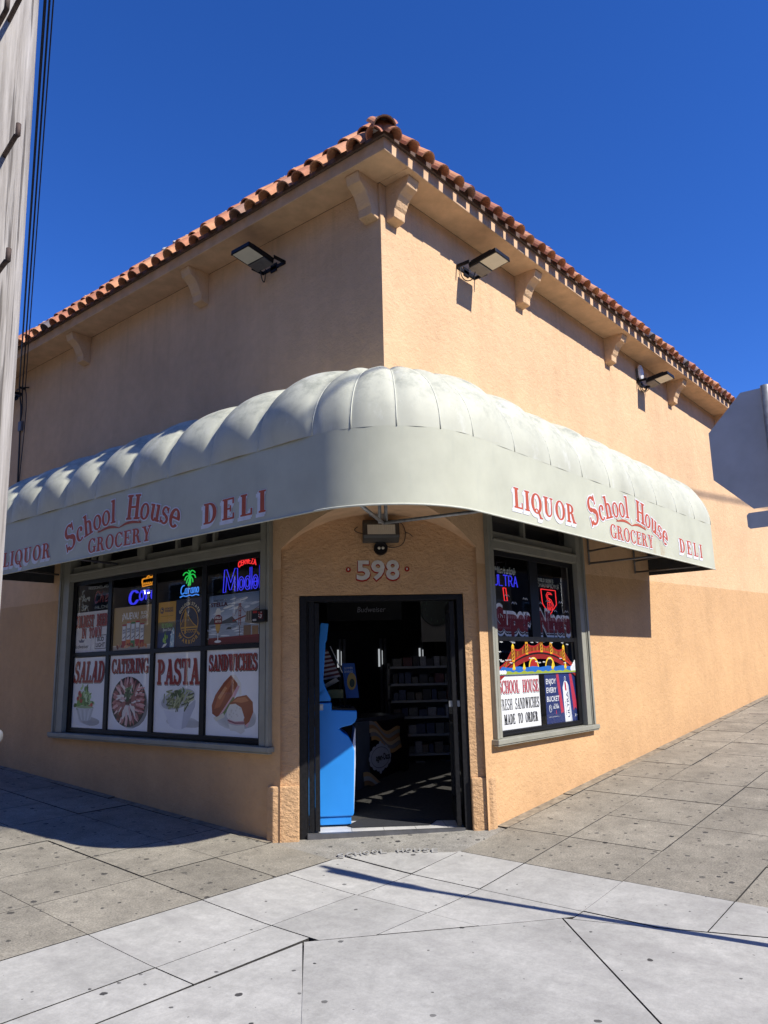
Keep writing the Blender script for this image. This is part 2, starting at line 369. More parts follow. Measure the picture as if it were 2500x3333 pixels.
class Draw:
    def __init__(s, O, U, V, N, step=.00003):
        s.O, s.U, s.V, s.N = Vector(O), Vector(U), Vector(V), Vector(N); s.k = 0; s.step = step; s.v = []; s.f = []; s.c = []
    gain = 1.0
    def col(s, c):
        c = hexc(c) if isinstance(c, str) else c
        return tuple(min(.85, x * s.gain) for x in c)
    def raw(s, pts, faces, c):
        o = len(s.v); h = s.k * s.step; s.k += 1; c = s.col(c)
        s.v += [tuple(s.O + s.U * a + s.V * b + s.N * h) for a, b in pts]
        for f in faces: s.f.append([o + i for i in f]); s.c.append(c)
    def poly(s, pts, c): s.raw(pts, [tuple(range(len(pts)))], c)
    def rect(s, x0, y0, x1, y1, c): s.poly([(x0, y0), (x1, y0), (x1, y1), (x0, y1)], c)
    def ell(s, cx, cy, rx, ry, c, rot=0, n=18, a0=0, a1=360):
        cr, sr = math.cos(R_(rot)), math.sin(R_(rot)); P = []
        m = n if a1 - a0 >= 360 else n + 1
        for i in range(m):
            a = R_(a0 + (a1 - a0) * i / n); x, y = rx * math.cos(a), ry * math.sin(a); P.append((cx + x * cr - y * sr, cy + x * sr + y * cr))
        s.poly(P, c)
    def ring(s, cx, cy, rx, ry, tx, ty, c, a0=0, a1=360, n=28, f=None):
        f = f or (lambda p: p); v = []; q = []
        for i in range(n + 1):
            a = R_(a0 + (a1 - a0) * i / n); ca, sa = math.cos(a), math.sin(a)
            v.append(f((cx + rx * ca, cy + ry * sa))); v.append(f((cx + max(0, rx - tx) * ca, cy + max(0, ry - ty) * sa)))
        for i in range(n): q.append((2 * i, 2 * i + 2, 2 * i + 3, 2 * i + 1))
        s.raw(v, q, c)
    def line(s, pts, w, c):
        for (x0, y0), (x1, y1) in zip(pts, pts[1:]):
            d = math.hypot(x1 - x0, y1 - y0)
            if d < 1e-9: continue
            nx, ny = -(y1 - y0) / d * w / 2, (x1 - x0) / d * w / 2; ex, ey = (x1 - x0) / d * w * .3, (y1 - y0) / d * w * .3
            s.poly([(x0 - nx - ex, y0 - ny - ey), (x1 - nx + ex, y1 - ny + ey), (x1 + nx + ex, y1 + ny + ey), (x0 + nx - ex, y0 + ny - ey)], c)
    def text(s, body, x, y, h, c, w=None, bold=0.0, shear=0.0, rot=0.0, align='l', f=None, cap=.73):
        vs, fs = text_shape(body, bold)
        if not vs: return
        x0 = min(p[0] for p in vs); x1 = max(p[0] for p in vs); k = h / cap; kx = k if w is None else w / (x1 - x0)
        W = (x1 - x0) * kx; ox = 0 if align == 'l' else (-W / 2 if align == 'c' else -W)
        cr, sr = math.cos(R_(rot)), math.sin(R_(rot)); out = []
        for px, py in vs:
            a = (px - x0) * kx + ox + py * k * shear; b = py * k
            p = (x + a * cr - b * sr, y + a * sr + b * cr); out.append(f(p) if f else p)
        s.raw(out, fs, c)
    def arctext(s, body, cx, cy, r, mid, h, c, span=None, bold=.0, inward=False, cap=.73):
        ws = []
        for ch in body:
            vs, _ = text_shape(ch, bold) if ch != ' ' else ([(0, 0), (.3, 0)], 0)
            ws.append((max(p[0] for p in vs) - min(p[0] for p in vs) + .12) * h / cap)
        tot = sum(ws); k = 1.0 if span is None else span * r * math.pi / 180 / tot; a = -tot * k / 2
        for ch, wd in zip(body, ws):
            am = (a + wd * k / 2) / r
            if not inward: ang = R_(mid) - am; rot = math.degrees(ang) - 90
            else: ang = R_(mid) + am; rot = math.degrees(ang) + 90
            if ch != ' ': s.text(ch, cx + r * math.cos(ang), cy + r * math.sin(ang), h, c, rot=rot, align='c', bold=bold)
            a += wd * k
    def glyph(s, ch, f, c, g=0.0):
        wd, prims = SG[ch]
        for p in prims:
            if p[0] == 'r': s.poly([f(q) for q in ((p[1] - g, p[2] - g), (p[3] + g, p[2] - g), (p[3] + g, p[4] + g), (p[1] - g, p[4] + g))], c)
            elif p[0] == 'l':
                _, x0, y0, x1, y1, wl = p; dy = (y1 - y0) or 1e-6; ex = (x1 - x0) / dy * g
                s.poly([f(q) for q in ((x0 - g - ex, y0 - g), (x0 + wl + g - ex, y0 - g), (x1 + wl + g + ex, y1 + g), (x1 - g + ex, y1 + g))], c)
            elif p[0] == 'a':
                _, cx, cy, rx, ry, tx, ty, a0, a1 = p
                ga = math.degrees(g / max(.1, rx)) if a1 - a0 < 360 else 0
                s.ring(cx, cy, rx + g, ry + g, min(tx + 2 * g, rx + g), min(ty + 2 * g, ry + g), c, a0 - ga, a1 + ga, 26, f)
        return wd
    def serif(s, body, x0, x1, y, h, c, g=0.0, dx=0.0, dy=0.0, gap=.0, slant=0.0, hf=None):
        tot = sum(SG[ch][0] + gap for ch in body) - gap; kx = (x1 - x0) / tot; x = 0
        for ch in body:
            def f(q, x=x): return (x0 + (x + q[0]) * kx + dx + slant * q[1] * h, y + q[1] * h + dy)
            s.glyph(ch, f, c, g); x += SG[ch][0] + gap
    def arcserif(s, body, cx, y0, half, sag, h, c, g=0.0, hs=None, kx=None):
        r = (half * half + sag * sag) / (2 * sag); cyy = y0 - r
        ws = [SG[ch][0] for ch in body]; tot = sum(w_ * (hs[i] if hs else 1) for i, w_ in enumerate(ws))
        arc = 2 * math.asin(half / r) * r; k = arc / tot; a = -arc / 2
        for i, ch in enumerate(body):
            e = hs[i] if hs else 1; wd = ws[i] * e * k; am = (a + wd / 2) / r
            def f(q, am=am, wd=wd, e=e, wn=ws[i]):
                px = (q[0] / wn - .5) * wd; py = q[1] * h * e; ca, sa = math.cos(am), math.sin(am)
                return (cx + r * math.sin(am) + px * ca + py * sa, cyy + r * math.cos(am) - px * sa + py * ca)
            s.glyph(ch, f, c, g); a += wd
    def build(s, name, parent=None, mat='print'):
        me = bpy.data.meshes.new(name); me.from_pydata(s.v, [], s.f)
        at = me.color_attributes.new('Col', 'FLOAT_COLOR', 'CORNER'); i = 0
        data = []
        for p, c in zip(me.polygons, s.c):
            for _ in range(p.loop_total): data += [c[0], c[1], c[2], 1.0]
        at.data.foreach_set('color', data)
        me.materials.append(M[mat]); me.update()
        o = bpy.data.objects.new(name, me); COL.objects.link(o)
        if parent is not None: o.parent = parent; o.matrix_parent_inverse = parent.matrix_basis.inverted()
        return o

# ================================================================== GROUND
def sp(x): return (x + math.sqrt(x * x + .03)) / 2
def gz(x, y):
    x = max(-60., min(40., x)); y = max(-60., min(40., y))
    a, b = sp(x), sp(y)
    return -.12 + .085 * a + .06 * b + .01 * (x - a) + .02 * (y - b)

def clip(poly, p, n):      # keep the side n points to
    out = []
    for i in range(len(poly)):
        a, b = poly[i], poly[(i + 1) % len(poly)]
        da = (a[0] - p[0]) * n[0] + (a[1] - p[1]) * n[1]; db = (b[0] - p[0]) * n[0] + (b[1] - p[1]) * n[1]
        if da >= 0: out.append(a)
        if da * db < 0:
            t = da / (da - db); out.append((a[0] + (b[0] - a[0]) * t, a[1] + (b[1] - a[1]) * t))
    return out
def area(poly): return .5 * sum(poly[i][0] * poly[(i + 1) % len(poly)][1] - poly[(i + 1) % len(poly)][0] * poly[i][1] for i in range(len(poly)))
def shrink(poly, g):
    if area(poly) < 0: poly = poly[::-1]
    out = poly
    for i in range(len(poly)):
        a, b = poly[i], poly[(i + 1) % len(poly)]; dx, dy = b[0] - a[0], b[1] - a[1]; L = math.hypot(dx, dy)
        if L < 1e-6: continue
        n = (-dy / L, dx / L); out = clip(out, (a[0] + n[0] * g, a[1] + n[1] * g), n)
        if len(out) < 3: return []
    return out
class Slabs:
    def __init__(s): s.bm = bmesh.new(); s.mats = []
    def add(s, poly, m, gap=.0045, dz=0.0, convex=True):
        if m not in s.mats: s.mats.append(m)
        mi = s.mats.index(m)
        poly = shrink(poly, gap) if convex else poly
        if len(poly) < 3: return
        bm = bmesh.new(); bm.faces.new([bm.verts.new((x, y, 0)) for x, y in poly])
        xs = [p[0] for p in poly]; ys = [p[1] for p in poly]
        for ax, lo, hi in ((0, min(xs), max(xs)), (1, min(ys), max(ys))):
            k = math.ceil(lo / .3)
            while k * .3 < hi:
                co = (k * .3, 0, 0) if ax == 0 else (0, k * .3, 0); no = (1, 0, 0) if ax == 0 else (0, 1, 0)
                bmesh.ops.bisect_plane(bm, geom=bm.verts[:] + bm.edges[:] + bm.faces[:], plane_co=co, plane_no=no); k += 1
        j = random.uniform(-.0035, .0035)
        for v in bm.verts: v.co.z = gz(v.co.x, v.co.y) + dz + j
        be = [e for e in bm.edges if e.is_boundary]
        if M['joint'] not in s.mats: s.mats.append(M['joint'])
        ji = s.mats.index(M['joint'])
        for f in bm.faces: f.material_index = mi
        r = bmesh.ops.extrude_edge_only(bm, edges=be)
        for f in r['geom']:
            if isinstance(f, bmesh.types.BMFace): f.material_index = ji
        for v in r['geom']:
            if isinstance(v, bmesh.types.BMVert): v.co.z -= .045
        mp = {v: s.bm.verts.new(v.co) for v in bm.verts}
        for f in bm.faces:
            g = s.bm.faces.new([mp[v] for v in f.verts]); g.material_index = f.material_index
        bm.free()
    def build(s, name):
        me = bpy.data.meshes.new(name); s.bm.to_mesh(me); s.bm.free()
        for m in s.mats: me.materials.append(m)
        o = bpy.data.objects.new(name, me); COL.objects.link(o); return o

sl_ = Slabs()
RX = [.78, 1.62, 2.45, 3.3, 4.15, 5.0, 5.85, 6.7, 7.55, 8.4, 9.25, 10.1, 10.95, 11.8, 12.65, 13.5, 14.4]
RY = [-.12, -.78, -1.66, -2.5, -3.4]
for i in range(len(RX) - 1):
    for j in range(4):
        sl_.add([(RX[i], RY[j + 1]), (RX[i + 1], RY[j + 1]), (RX[i + 1], RY[j]), (RX[i], RY[j])], M['tan'], .0045)
LX = [-3.4, -2.4, -1.47, -.72, -.1]
LY = [.7] + [1.5 + .8 * k for k in range(16)]
for i in range(4):
    for j in range(len(LY) - 1):
        x1 = LX[i + 1] if not (i == 3 and j == 0) else -.05
        sl_.add([(LX[i], LY[j]), (x1, LY[j]), (x1, LY[j + 1]), (LX[i], LY[j + 1])], M['tan'], .0045)
# pale corner slabs, clipped by the ramp edges
A_, B_ = (-1.55, -.48), (-.12, -1.6)
nL = (-(B_[1] - A_[1]), B_[0] - A_[0])
C_ = (.3, -2.9); nR = (-(C_[1] - B_[1]), C_[0] - B_[0])
arc = [(-.05, .7), (.2, .6), (.42, .37), (.6, .12), (.75, -.12)]
for (x0, x1) in ((-3.4, -2.4), (-2.4, -1.47), (-1.47, -.6)):
    sl_.add([(x0, -.08), (x1, -.08), (x1, .7), (x0, .7)], M['grey'])
    q = [(x0, -.78), (x1, -.78), (x1, -.08), (x0, -.08)]
    q = clip(q, A_, nL) if x0 >= -1.48 else [(x0, -.46), (x1, -.46), (x1, -.08), (x0, -.08)]
    sl_.add(q, M['grey'])
sl_.add([(-.6, -.1), (.08, -.1), (.08, .655), (-.05, .7), (-.6, .7)], M['grey'])
sl_.add([(.08, -.1), (.745, -.12), (.6, .12), (.42, .37), (.2, .6), (.08, .655)], M['grey'])
sl_.add(clip([(-1.47, -1.66), (-.6, -1.66), (-.6, -.78), (-1.47, -.78)], A_, nL), M['grey'])
for (x0, x1) in ((-.6, .08), (.08, .78)):
    for (y0, y1) in ((-.78, -.1), (-1.66, -.78), (-2.5, -1.66), (-3.4, -2.5)):
        q = [(x0, y0), (x1, y0), (x1, y1), (x0, y1)]
        q = clip(q, A_, nL)
        if y1 <= -1.6: q = clip([(x0, y0), (x1, y0), (x1, y1), (x0, y1)], B_, nR)
        if len(q) > 2: sl_.add(q, M['grey'])
# ramp panels
sl_.add([A_, (-4.3, -3.25), (-2.0, -3.5), B_][::-1], M['grey'], .006)
sl_.add([B_, (-2.0, -3.5), (.5, -3.5)], M['grey'], .006)
sl_.add([A_, (-3.4, -.46), (-3.5, -2.5)], M['grey'], .006)
# doorstep and the dirty strips along the walls
sl_.add([(-.05, 1.55), (-.05, .71), (.2, .61), (.42, .38), (.6, .13), (.76, -.12), (1.58, -.11), (1.62, .1), (1.1, .6), (.6, 1.1), (.1, 1.6)], M['apron'], .004, -.004, convex=False)
for k in range(9):
    sl_.add([(1.6 + 1.42 * k, -.125), (3.0 + 1.42 * k, -.125), (3.0 + 1.42 * k, .06), (1.6 + 1.42 * k, .06)], M['edge'], .003, .004)
    sl_.add([(-.1, 1.52 + 1.42 * k), (.06, 1.52 + 1.42 * k), (.06, 2.92 + 1.42 * k), (-.1, 2.92 + 1.42 * k)], M['edge'], .003, .004)
tag(sl_.build('sidewalk'), kind='structure')

def sheet(name, xs, ys, dz, m, skirt=0.0, hole=None):
    v = [(x, y, gz(x, y) + dz) for y in ys for x in xs]; n = len(xs); f = []
    for j in range(len(ys) - 1):
        for i in range(n - 1):
            if hole and hole(xs[i], xs[i + 1], ys[j], ys[j + 1]): continue
            f.append((j * n + i, j * n + i + 1, (j + 1) * n + i + 1, (j + 1) * n + i))
    me = bpy.data.meshes.new(name); me.from_pydata(v, [], f); me.materials.append(m); me.update()
    o = bpy.data.objects.new(name, me); COL.objects.link(o)
    if skirt:
        s = o.modifiers.new('solid', 'SOLIDIFY'); s.thickness = skirt; s.offset = -1
    return tag(o, kind='structure')
ax = [-4.2 + .4 * k for k in range(48)]
sheet('sidewalk_bed', ax, [-3.6 + .4 * k for k in range(45)], -.028, M['joint'], .3)
big = [-250, -120, -60, -40, -25, -15, -8] + [-4.2 + 1.2 * k for k in range(16)] + [18, 24, 32, 40, 60, 120, 250]
sheet('street', big, big, -.24, M['asphalt'])

# raised letters in the doorstep
dl = Draw((.335, .365, gz(.335, .365) + .007), (.7071, -.7071, .012), (.7071, .7071, .1), (0, 0, 1))
for i, ch in enumerate('SCHOOL HOUSE'):
    if ch == ' ': continue
    u = -.46 + .92 * (i + .5) / 12; tilt = -u * .34
    dl.text(ch, u, .03 - .30 * u * u, .105, (.37, .365, .34), w=.058, align='c', rot=math.degrees(tilt), bold=.012)
o = dl.build('doorstep_lettering', mat='signpaint')
sd_ = o.modifiers.new('solid', 'SOLIDIFY'); sd_.thickness = .006; sd_.offset = 1
tag(o, 'raised capital letters curving across the doorstep in front of the open entrance', 'lettering')

# ================================================================== BUILDING
CH = 1.52; S2 = math.sqrt(.5)
TC = Matrix(((S2, S2, 0, CH / 2), (-S2, S2, 0, CH / 2), (0, 0, 1, 0), (0, 0, 0, 1)))   # chamfer frame: x along the front, y into the shop
def ch(u, w_, z): return TC @ Vector((u, w_, z))
bld = thing('grocery_building', 'tan stucco corner shop with tiled eaves and a door in its cut corner', 'building', (0, 0, 0))
ZT = 6.385; OV = .37
def zarch(u): return 3.19 - .36 * min(1.0, abs(u) / 1.02) ** 2.4
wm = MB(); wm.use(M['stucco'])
def lw(y0, y1, z0, z1, ny=1, nz=1): wm.add([(0, y0, z0), (0, y1, z0), (0, y1, z1), (0, y0, z1)], [(0, 1, 2, 3)])
def rw(x0, x1, z0, z1): wm.add([(x0, 0, z0), (x1, 0, z0), (x1, 0, z1), (x0, 0, z1)], [(0, 1, 2, 3)])
ys = [1.4425 * k / 18 for k in range(19)]
for a, b in zip(ys, ys[1:]):
    wm.add([(0, a, zarch(a * S2)), (0, b, zarch(b * S2)), (0, b, ZT), (0, a, ZT)], [(0, 1, 2, 3)])
    wm.add([(a, 0, zarch(a * S2)), (b, 0, zarch(b * S2)), (b, 0, ZT), (a, 0, ZT)], [(0, 1, 2, 3)])
lw(1.4425, 1.66, -1, ZT); lw(1.66, 5.78, -1, .84); lw(1.66, 5.78, 3.5, ZT); lw(5.78, 14.5, -1, ZT)
rw(1.4425, 1.7, -1, ZT); rw(1.7, 3.8, -1, .84); rw(1.7, 3.8, 3.5, ZT); rw(3.8, 14.5, -1, ZT)
wm.add([(14.5, 0, -1), (14.5, 14.5, -1), (14.5, 14.5, ZT), (14.5, 0, ZT)], [(0, 1, 2, 3)])
wm.add([(0, 14.5, -1), (14.5, 14.5, -1), (14.5, 14.5, ZT), (0, 14.5, ZT)], [(0, 1, 2, 3)])
wm.build('wall', None, bld)
# cut corner over and beside the door
cm = MB(); cm.use(M['rough'])
DL, DR, DH = -.835, .875, 2.345
us = sorted(set([-CH * S2, -1.02, DL, DR, 1.02, CH * S2] + [-1.02 + 2.04 * k / 30 for k in range(31)]))
for a, b in zip(us, us[1:]):
    ind = a >= DL - 1e-6 and b <= DR + 1e-6
    zb = DH if ind else -1
    za, zbb = (zarch(a), zarch(b)) if abs(a) <= 1.021 and abs(b) <= 1.021 else (2.83, 2.83)
    cm.add([ch(a, 0, zb), ch(b, 0, zb), ch(b, 0, zbb), ch(a, 0, za)], [(0, 1, 2, 3)])
for (uu, sgn) in ((DL, 1), (DR, -1)):
    cm.add([ch(uu, 0, -1), ch(uu, .2, -1), ch(uu, .2, DH), ch(uu, 0, DH)], [(0, 1, 2, 3)])
cm.add([ch(DL, 0, DH), ch(DR, 0, DH), ch(DR, .2, DH), ch(DL, .2, DH)], [(0, 1, 2, 3)])
cm.build('entrance_wall', None, bld)
im = MB(); im.use(M['soffit']); im.smooth = True
us = [-1.02 + 2.04 * k / 40 for k in range(41)]
for a, b in zip(us, us[1:]):
    im.add([ch(a, 0, zarch(a)), ch(b, 0, zarch(b)), ch(b, -(CH * S2 - abs(b)), zarch(b)), ch(a, -(CH * S2 - abs(a)), zarch(a))], [(0, 1, 2, 3)])
im.build('arch_soffit', None, bld)
# pier feet
for sgn in (0, 1):
    pm = MB(); t_ = .0145
    if sgn == 0:
        pl_ = [ch(DL, 0.005, 0).xy, ch(DL, -.04, 0).xy, (-.04, CH - .017), (-.04, CH + .075), (.005, CH + .075), (.005, CH)]
        h = .485
    else:
        pl_ = [ch(DR, .005, 0).xy, ch(DR, -.028, 0).xy, (CH - .012, -.028), (CH + .06, -.028), (CH + .06, .005), (CH, .005)]
        h = .5
    pm.prism([tuple(p) for p in pl_], -1, h); pm.build('pier_foot', M['rough'], bld, .014)
# eaves
em = MB(); em.use(M['soffit'])
em.box((-OV, -OV, ZT), (0, 14.8, ZT + .135)); em.box((0.0, -OV, ZT), (14.8, 0, ZT + .135))
em.build('eave', None, bld, .008)

def bracket(side, pos, hw=.085):
    prof = [(0, ZT + .004), (.30, ZT + .004), (.305, ZT - .015), (.275, ZT - .10), (.225, ZT - .13), (.185, ZT - .165), (.155, ZT - .215), (.135, ZT - .265), (.115, ZT - .29),
            (.108, ZT - .375), (.02, ZT - .395), (0, ZT - .40)]
    if side == 'L': T = Matrix(((-1, 0, 0, 0), (0, 0, 1, pos), (0, 1, 0, 0), (0, 0, 0, 1)))
    else: T = Matrix(((0, 0, 1, pos), (-1, 0, 0, 0), (0, 1, 0, 0), (0, 0, 0, 1)))
    b = MB(); b.prism(prof, -hw, hw, T); return b.build('bracket', M['stucco'], bld, .008)
for y in (.11, 2.84, 5.58, 8.3, 11.0): bracket('L', y)
for x in (.17, 2.69, 5.27, 7.82, 10.4, 13.0): bracket('R', x)

# clay tiles: covers and pans in two courses, hip cap and mortar
def halfpipe(mb, p, d, side, r0, r1, L, th=.013, flip=False, n=9):
    nrm = side.cross(d).normalized()
    if nrm.z < 0: nrm = -nrm
    k = -1 if flip else 1; rings = []
    for s_, r in ((0, r0), (L, r1)):
        for rr in (r, r - th):
            rings.append([p + d * s_ + side * (rr * math.cos(math.pi * i / n)) + nrm * (k * rr * math.sin(math.pi * i / n)) for i in range(n + 1)])
    v = [q for g in rings for q in g]; m = n + 1; f = []
    o0, i0, o1, i1 = 0, m, 2 * m, 3 * m
    for i in range(n): f += [(o0 + i, o0 + i + 1, o1 + i + 1, o1 + i), (i0 + i, i1 + i, i1 + i + 1, i0 + i + 1), (o0 + i, i0 + i, i0 + i + 1, o0 + i + 1), (o1 + i, o1 + i + 1, i1 + i + 1, i1 + i)]
    f += [(o0, o1, i1, i0), (o0 + n, i0 + n, i1 + n, o1 + n)]
    s0 = mb.smooth; mb.smooth = False; mb.add(v, f); mb.smooth = s0
tm = MB(); tm.use(M['tile']); SLP = R_(46); rt = random.Random(3)
def tiles(side):
    for row in range(2):
        for k in range(-3, 60):
            c0 = -.33 + .25 * k
            for pan in (0, 1):
                c = c0 + .125 * pan + rt.uniform(-.012, .012)
                e = -.475 + .26 * row * math.cos(SLP) + rt.uniform(-.018, .018) + (.10 if pan else 0)
                zz = ZT + .1 + .26 * row * math.sin(SLP) + (row * .028) + (.05 if pan else 0) + rt.uniform(-.006, .006)
                if c < e + .10 or c > 14.7: continue
                L = .38
                a = SLP - .03 + rt.uniform(-.025, .025); yaw = rt.uniform(-.03, .03)
                if side == 'L': p = Vector((e, c, zz)); d = Vector((math.cos(a), yaw, math.sin(a))).normalized(); sd2 = Vector((-yaw, 1, 0)).normalized()
                else: p = Vector((c, e, zz)); d = Vector((yaw, math.cos(a), math.sin(a))).normalized(); sd2 = Vector((1, -yaw, 0)).normalized()
                halfpipe(tm, p, d, sd2, (.092 if not pan else .085), .08, L, flip=bool(pan))
tiles('L'); tiles('R')
hd = Vector((S2 * math.cos(R_(34)), S2 * math.cos(R_(34)), math.sin(R_(34)))); hs = Vector((S2, -S2, 0))
for k in range(2): halfpipe(tm, Vector((-.44, -.44, ZT + .15)) + hd * (.3 * k) + Vector((0, 0, .012 * k)), hd, hs, .112, .1, .42)
tm.build('roof_tiles', None, bld)
rm = MB(); rm.use(M['roofdark'])
rm.add([(-.40, -.40, ZT + .137), (-.40, 14.7, ZT + .137), (.06, 14.7, ZT + .60), (.06, .06, ZT + .60)], [(0, 1, 2, 3)])
rm.add([(-.40, -.40, ZT + .137), (14.7, -.40, ZT + .137), (14.7, .06, ZT + .60), (.06, .06, ZT + .60)], [(0, 1, 2, 3)])
rm.add([(.06, .06, ZT + .60), (14.7, .06, ZT + .60), (14.7, 14.7, ZT + .60), (.06, 14.7, ZT + .60)], [(0, 1, 2, 3)])
rm.use(simple('eave_fill_shade', (.11, .07, .052), .95, var=.35, vs=25)); rm.box((-.40, -.40, ZT + .134), (-.33, 14.7, ZT + .195)); rm.box((-.33, -.40, ZT + .134), (14.7, -.33, ZT + .195))  # fill closing the gap under the tiles, coloured dark like the shadow there
rm.build('roof_deck', None, bld)
mm = MB(); mm.use(M['mortar'])
def lump(c, r, sz=(1, 1, .7)):
    n, m = 8, 5; v = []; f = []
    for j in range(m + 1):
        for i in range(n):
            t, p = math.pi * j / m, 2 * math.pi * i / n; q = r * rt.uniform(.8, 1.15)
            v.append((c[0] + q * sz[0] * math.sin(t) * math.cos(p), c[1] + q * sz[1] * math.sin(t) * math.sin(p), c[2] + q * sz[2] * math.cos(t)))
    for j in range(m):
        for i in range(n): f.append((j * n + i, j * n + (i + 1) % n, (j + 1) * n + (i + 1) % n, (j + 1) * n + i))
    mm.add(v, f)
for k in range(58):
    c = .4 + .25 * k; xx = -.475 + .66 * math.cos(SLP); zz = ZT + .16 + .66 * math.sin(SLP)
    if k % 1 == 0 and rt.random() < .8:
        lump((xx, c + rt.uniform(-.05, .05), zz), rt.uniform(.05, .085)); lump((c + rt.uniform(-.05, .05), xx, zz), rt.uniform(.05, .085))
for k in range(7): lump((-.30 + .06 * k + rt.uniform(-.03, .03), -.30 + .06 * k + rt.uniform(-.03, .03), ZT + .27 + .05 * k), rt.uniform(.05, .085))
lump((-.30, -.30, ZT + .36), .07, (1.2, 1.2, .5)); lump((-.22, -.24, ZT + .42), .06); lump((-.36, -.28, ZT + .22), .06); lump((-.30, -.2, ZT + .24), .07)
mm.build('roof_mortar', None, bld)['kind'] = 'stuff'

# ---- windows
def window(side, a0, a1, in0, in1, posts, thins, uprights, lower_up, midz, top_in, name='window'):
    # a runs along the wall; d is depth into the shop
    def P_(d, a, z): return (d, a, z) if side == 'L' else (a, d, z)
    def bx(mb, d0, d1, p, q, z0, z1):
        if side == 'L': mb.box((d0, p, z0), (d1, q, z1))
        else: mb.box((p, d0, z0), (q, d1, z1))
    c = MB(); c.use(M['trim'])
    bx(c, -.035, .12, a0, in0, .856, 3.6); bx(c, -.035, .12, in1, a1, .856, 3.6)
    bx(c, -.055, -.035, a0, a0 + .04, .856, 3.6); bx(c, -.055, -.035, a1 - .04, a1, .856, 3.6)
    bx(c, -.045, -.035, a0 + .06, a0 + .075, .856, 3.6); bx(c, -.045, -.035, a1 - .075, a1 - .06, .856, 3.6)
    bx(c, -.03, .12, in0, in1, 2.845, 2.955); bx(c, -.042, -.03, in0, in1, 2.93, 2.955)
    ps = [in0] + [p for pr in posts for p in pr] + [in1]
    for p, q in posts: bx(c, -.02, .1, p, q, 2.955, 3.6)
    for i in range(0, len(ps), 2): bx(c, .015, .08, ps[i], ps[i + 1], 2.957, 3.045)
    for p in thins: bx(c, .02, .075, p - .022, p + .022, 3.045, 3.6)
    bx(c, .01, .1, in0, in1, 3.42, 3.6)
    wnd = c.build(name, None, bld, .004)
    g = MB(); 
    for i in range(0, len(ps), 2): g.add([P_(.055, ps[i], 3.045), P_(.055, ps[i + 1], 3.045), P_(.055, ps[i + 1], 3.42), P_(.055, ps[i], 3.42)], [(0, 1, 2, 3)])
    g.build('transom_pane', M['glass'], wnd)
    s = MB(); bx(s, -.085, .1, a0 - .035, a1 + .04, .802, .853); bx(s, -.075, -.02, a0 - .03, a1 + .03, .785, .8)
    s.build('sill', M['trim'], wnd, .006)
    k = MB(); k.use(M['black'])
    bx(k, .03, .058, in0, in0 + .085, .857, 2.843); bx(k, .03, .058, in1 - .085, in1, .857, 2.843)
    bx(k, .031, .058, in0 + .085, in1 - .085, .857, .915); bx(k, .031, .058, in0 + .085, in1 - .085, 2.785, 2.843)
    bx(k, .033, .058, in0 + .085, in1 - .085, midz[0], midz[1])
    for p, q in uprights: bx(k, .035, .058, p, q, midz[1], 2.785)
    for p, q in lower_up: bx(k, .035, .058, p, q, .915, midz[0])
    bx(k, .018, .03, in0 + .02, in1 - .02, .87, .89)
    k.build('sash', None, wnd, .003)
    for row, (z0, z1, ups) in enumerate(((.915, midz[0], lower_up), (midz[1], 2.785, uprights))):
        e = [in0 + .085] + [p for pr in ups for p in pr] + [in1 - .085]
        for i in range(0, len(e), 2):
            q = MB(); q.add([P_(.045, e[i], z0), P_(.045, e[i + 1], z0), P_(.045, e[i + 1], z1), P_(.045, e[i], z1)], [(0, 1, 2, 3)])
            q.build('pane', M['glass'], wnd)
    return wnd
mul = [(2.72, 2.806), (3.708, 3.79), (4.694, 4.778)]
winL = window('L', 1.565, 5.90, 1.725, 5.665, [(2.82, 2.93), (3.9, 4.01), (4.86, 4.97)], [2.59, 3.3, 4.1, 5.2], mul, mul, (1.832, 1.884), 0)
winR = window('R', 1.61, 3.89, 1.74, 3.705, [], [2.52], [(2.605, 2.8)], [], (1.855, 1.905), 0)
winL['label'] = 'long shop window of four bays with lettered posters'; winR['label'] = 'narrow shop window with a painted bridge'

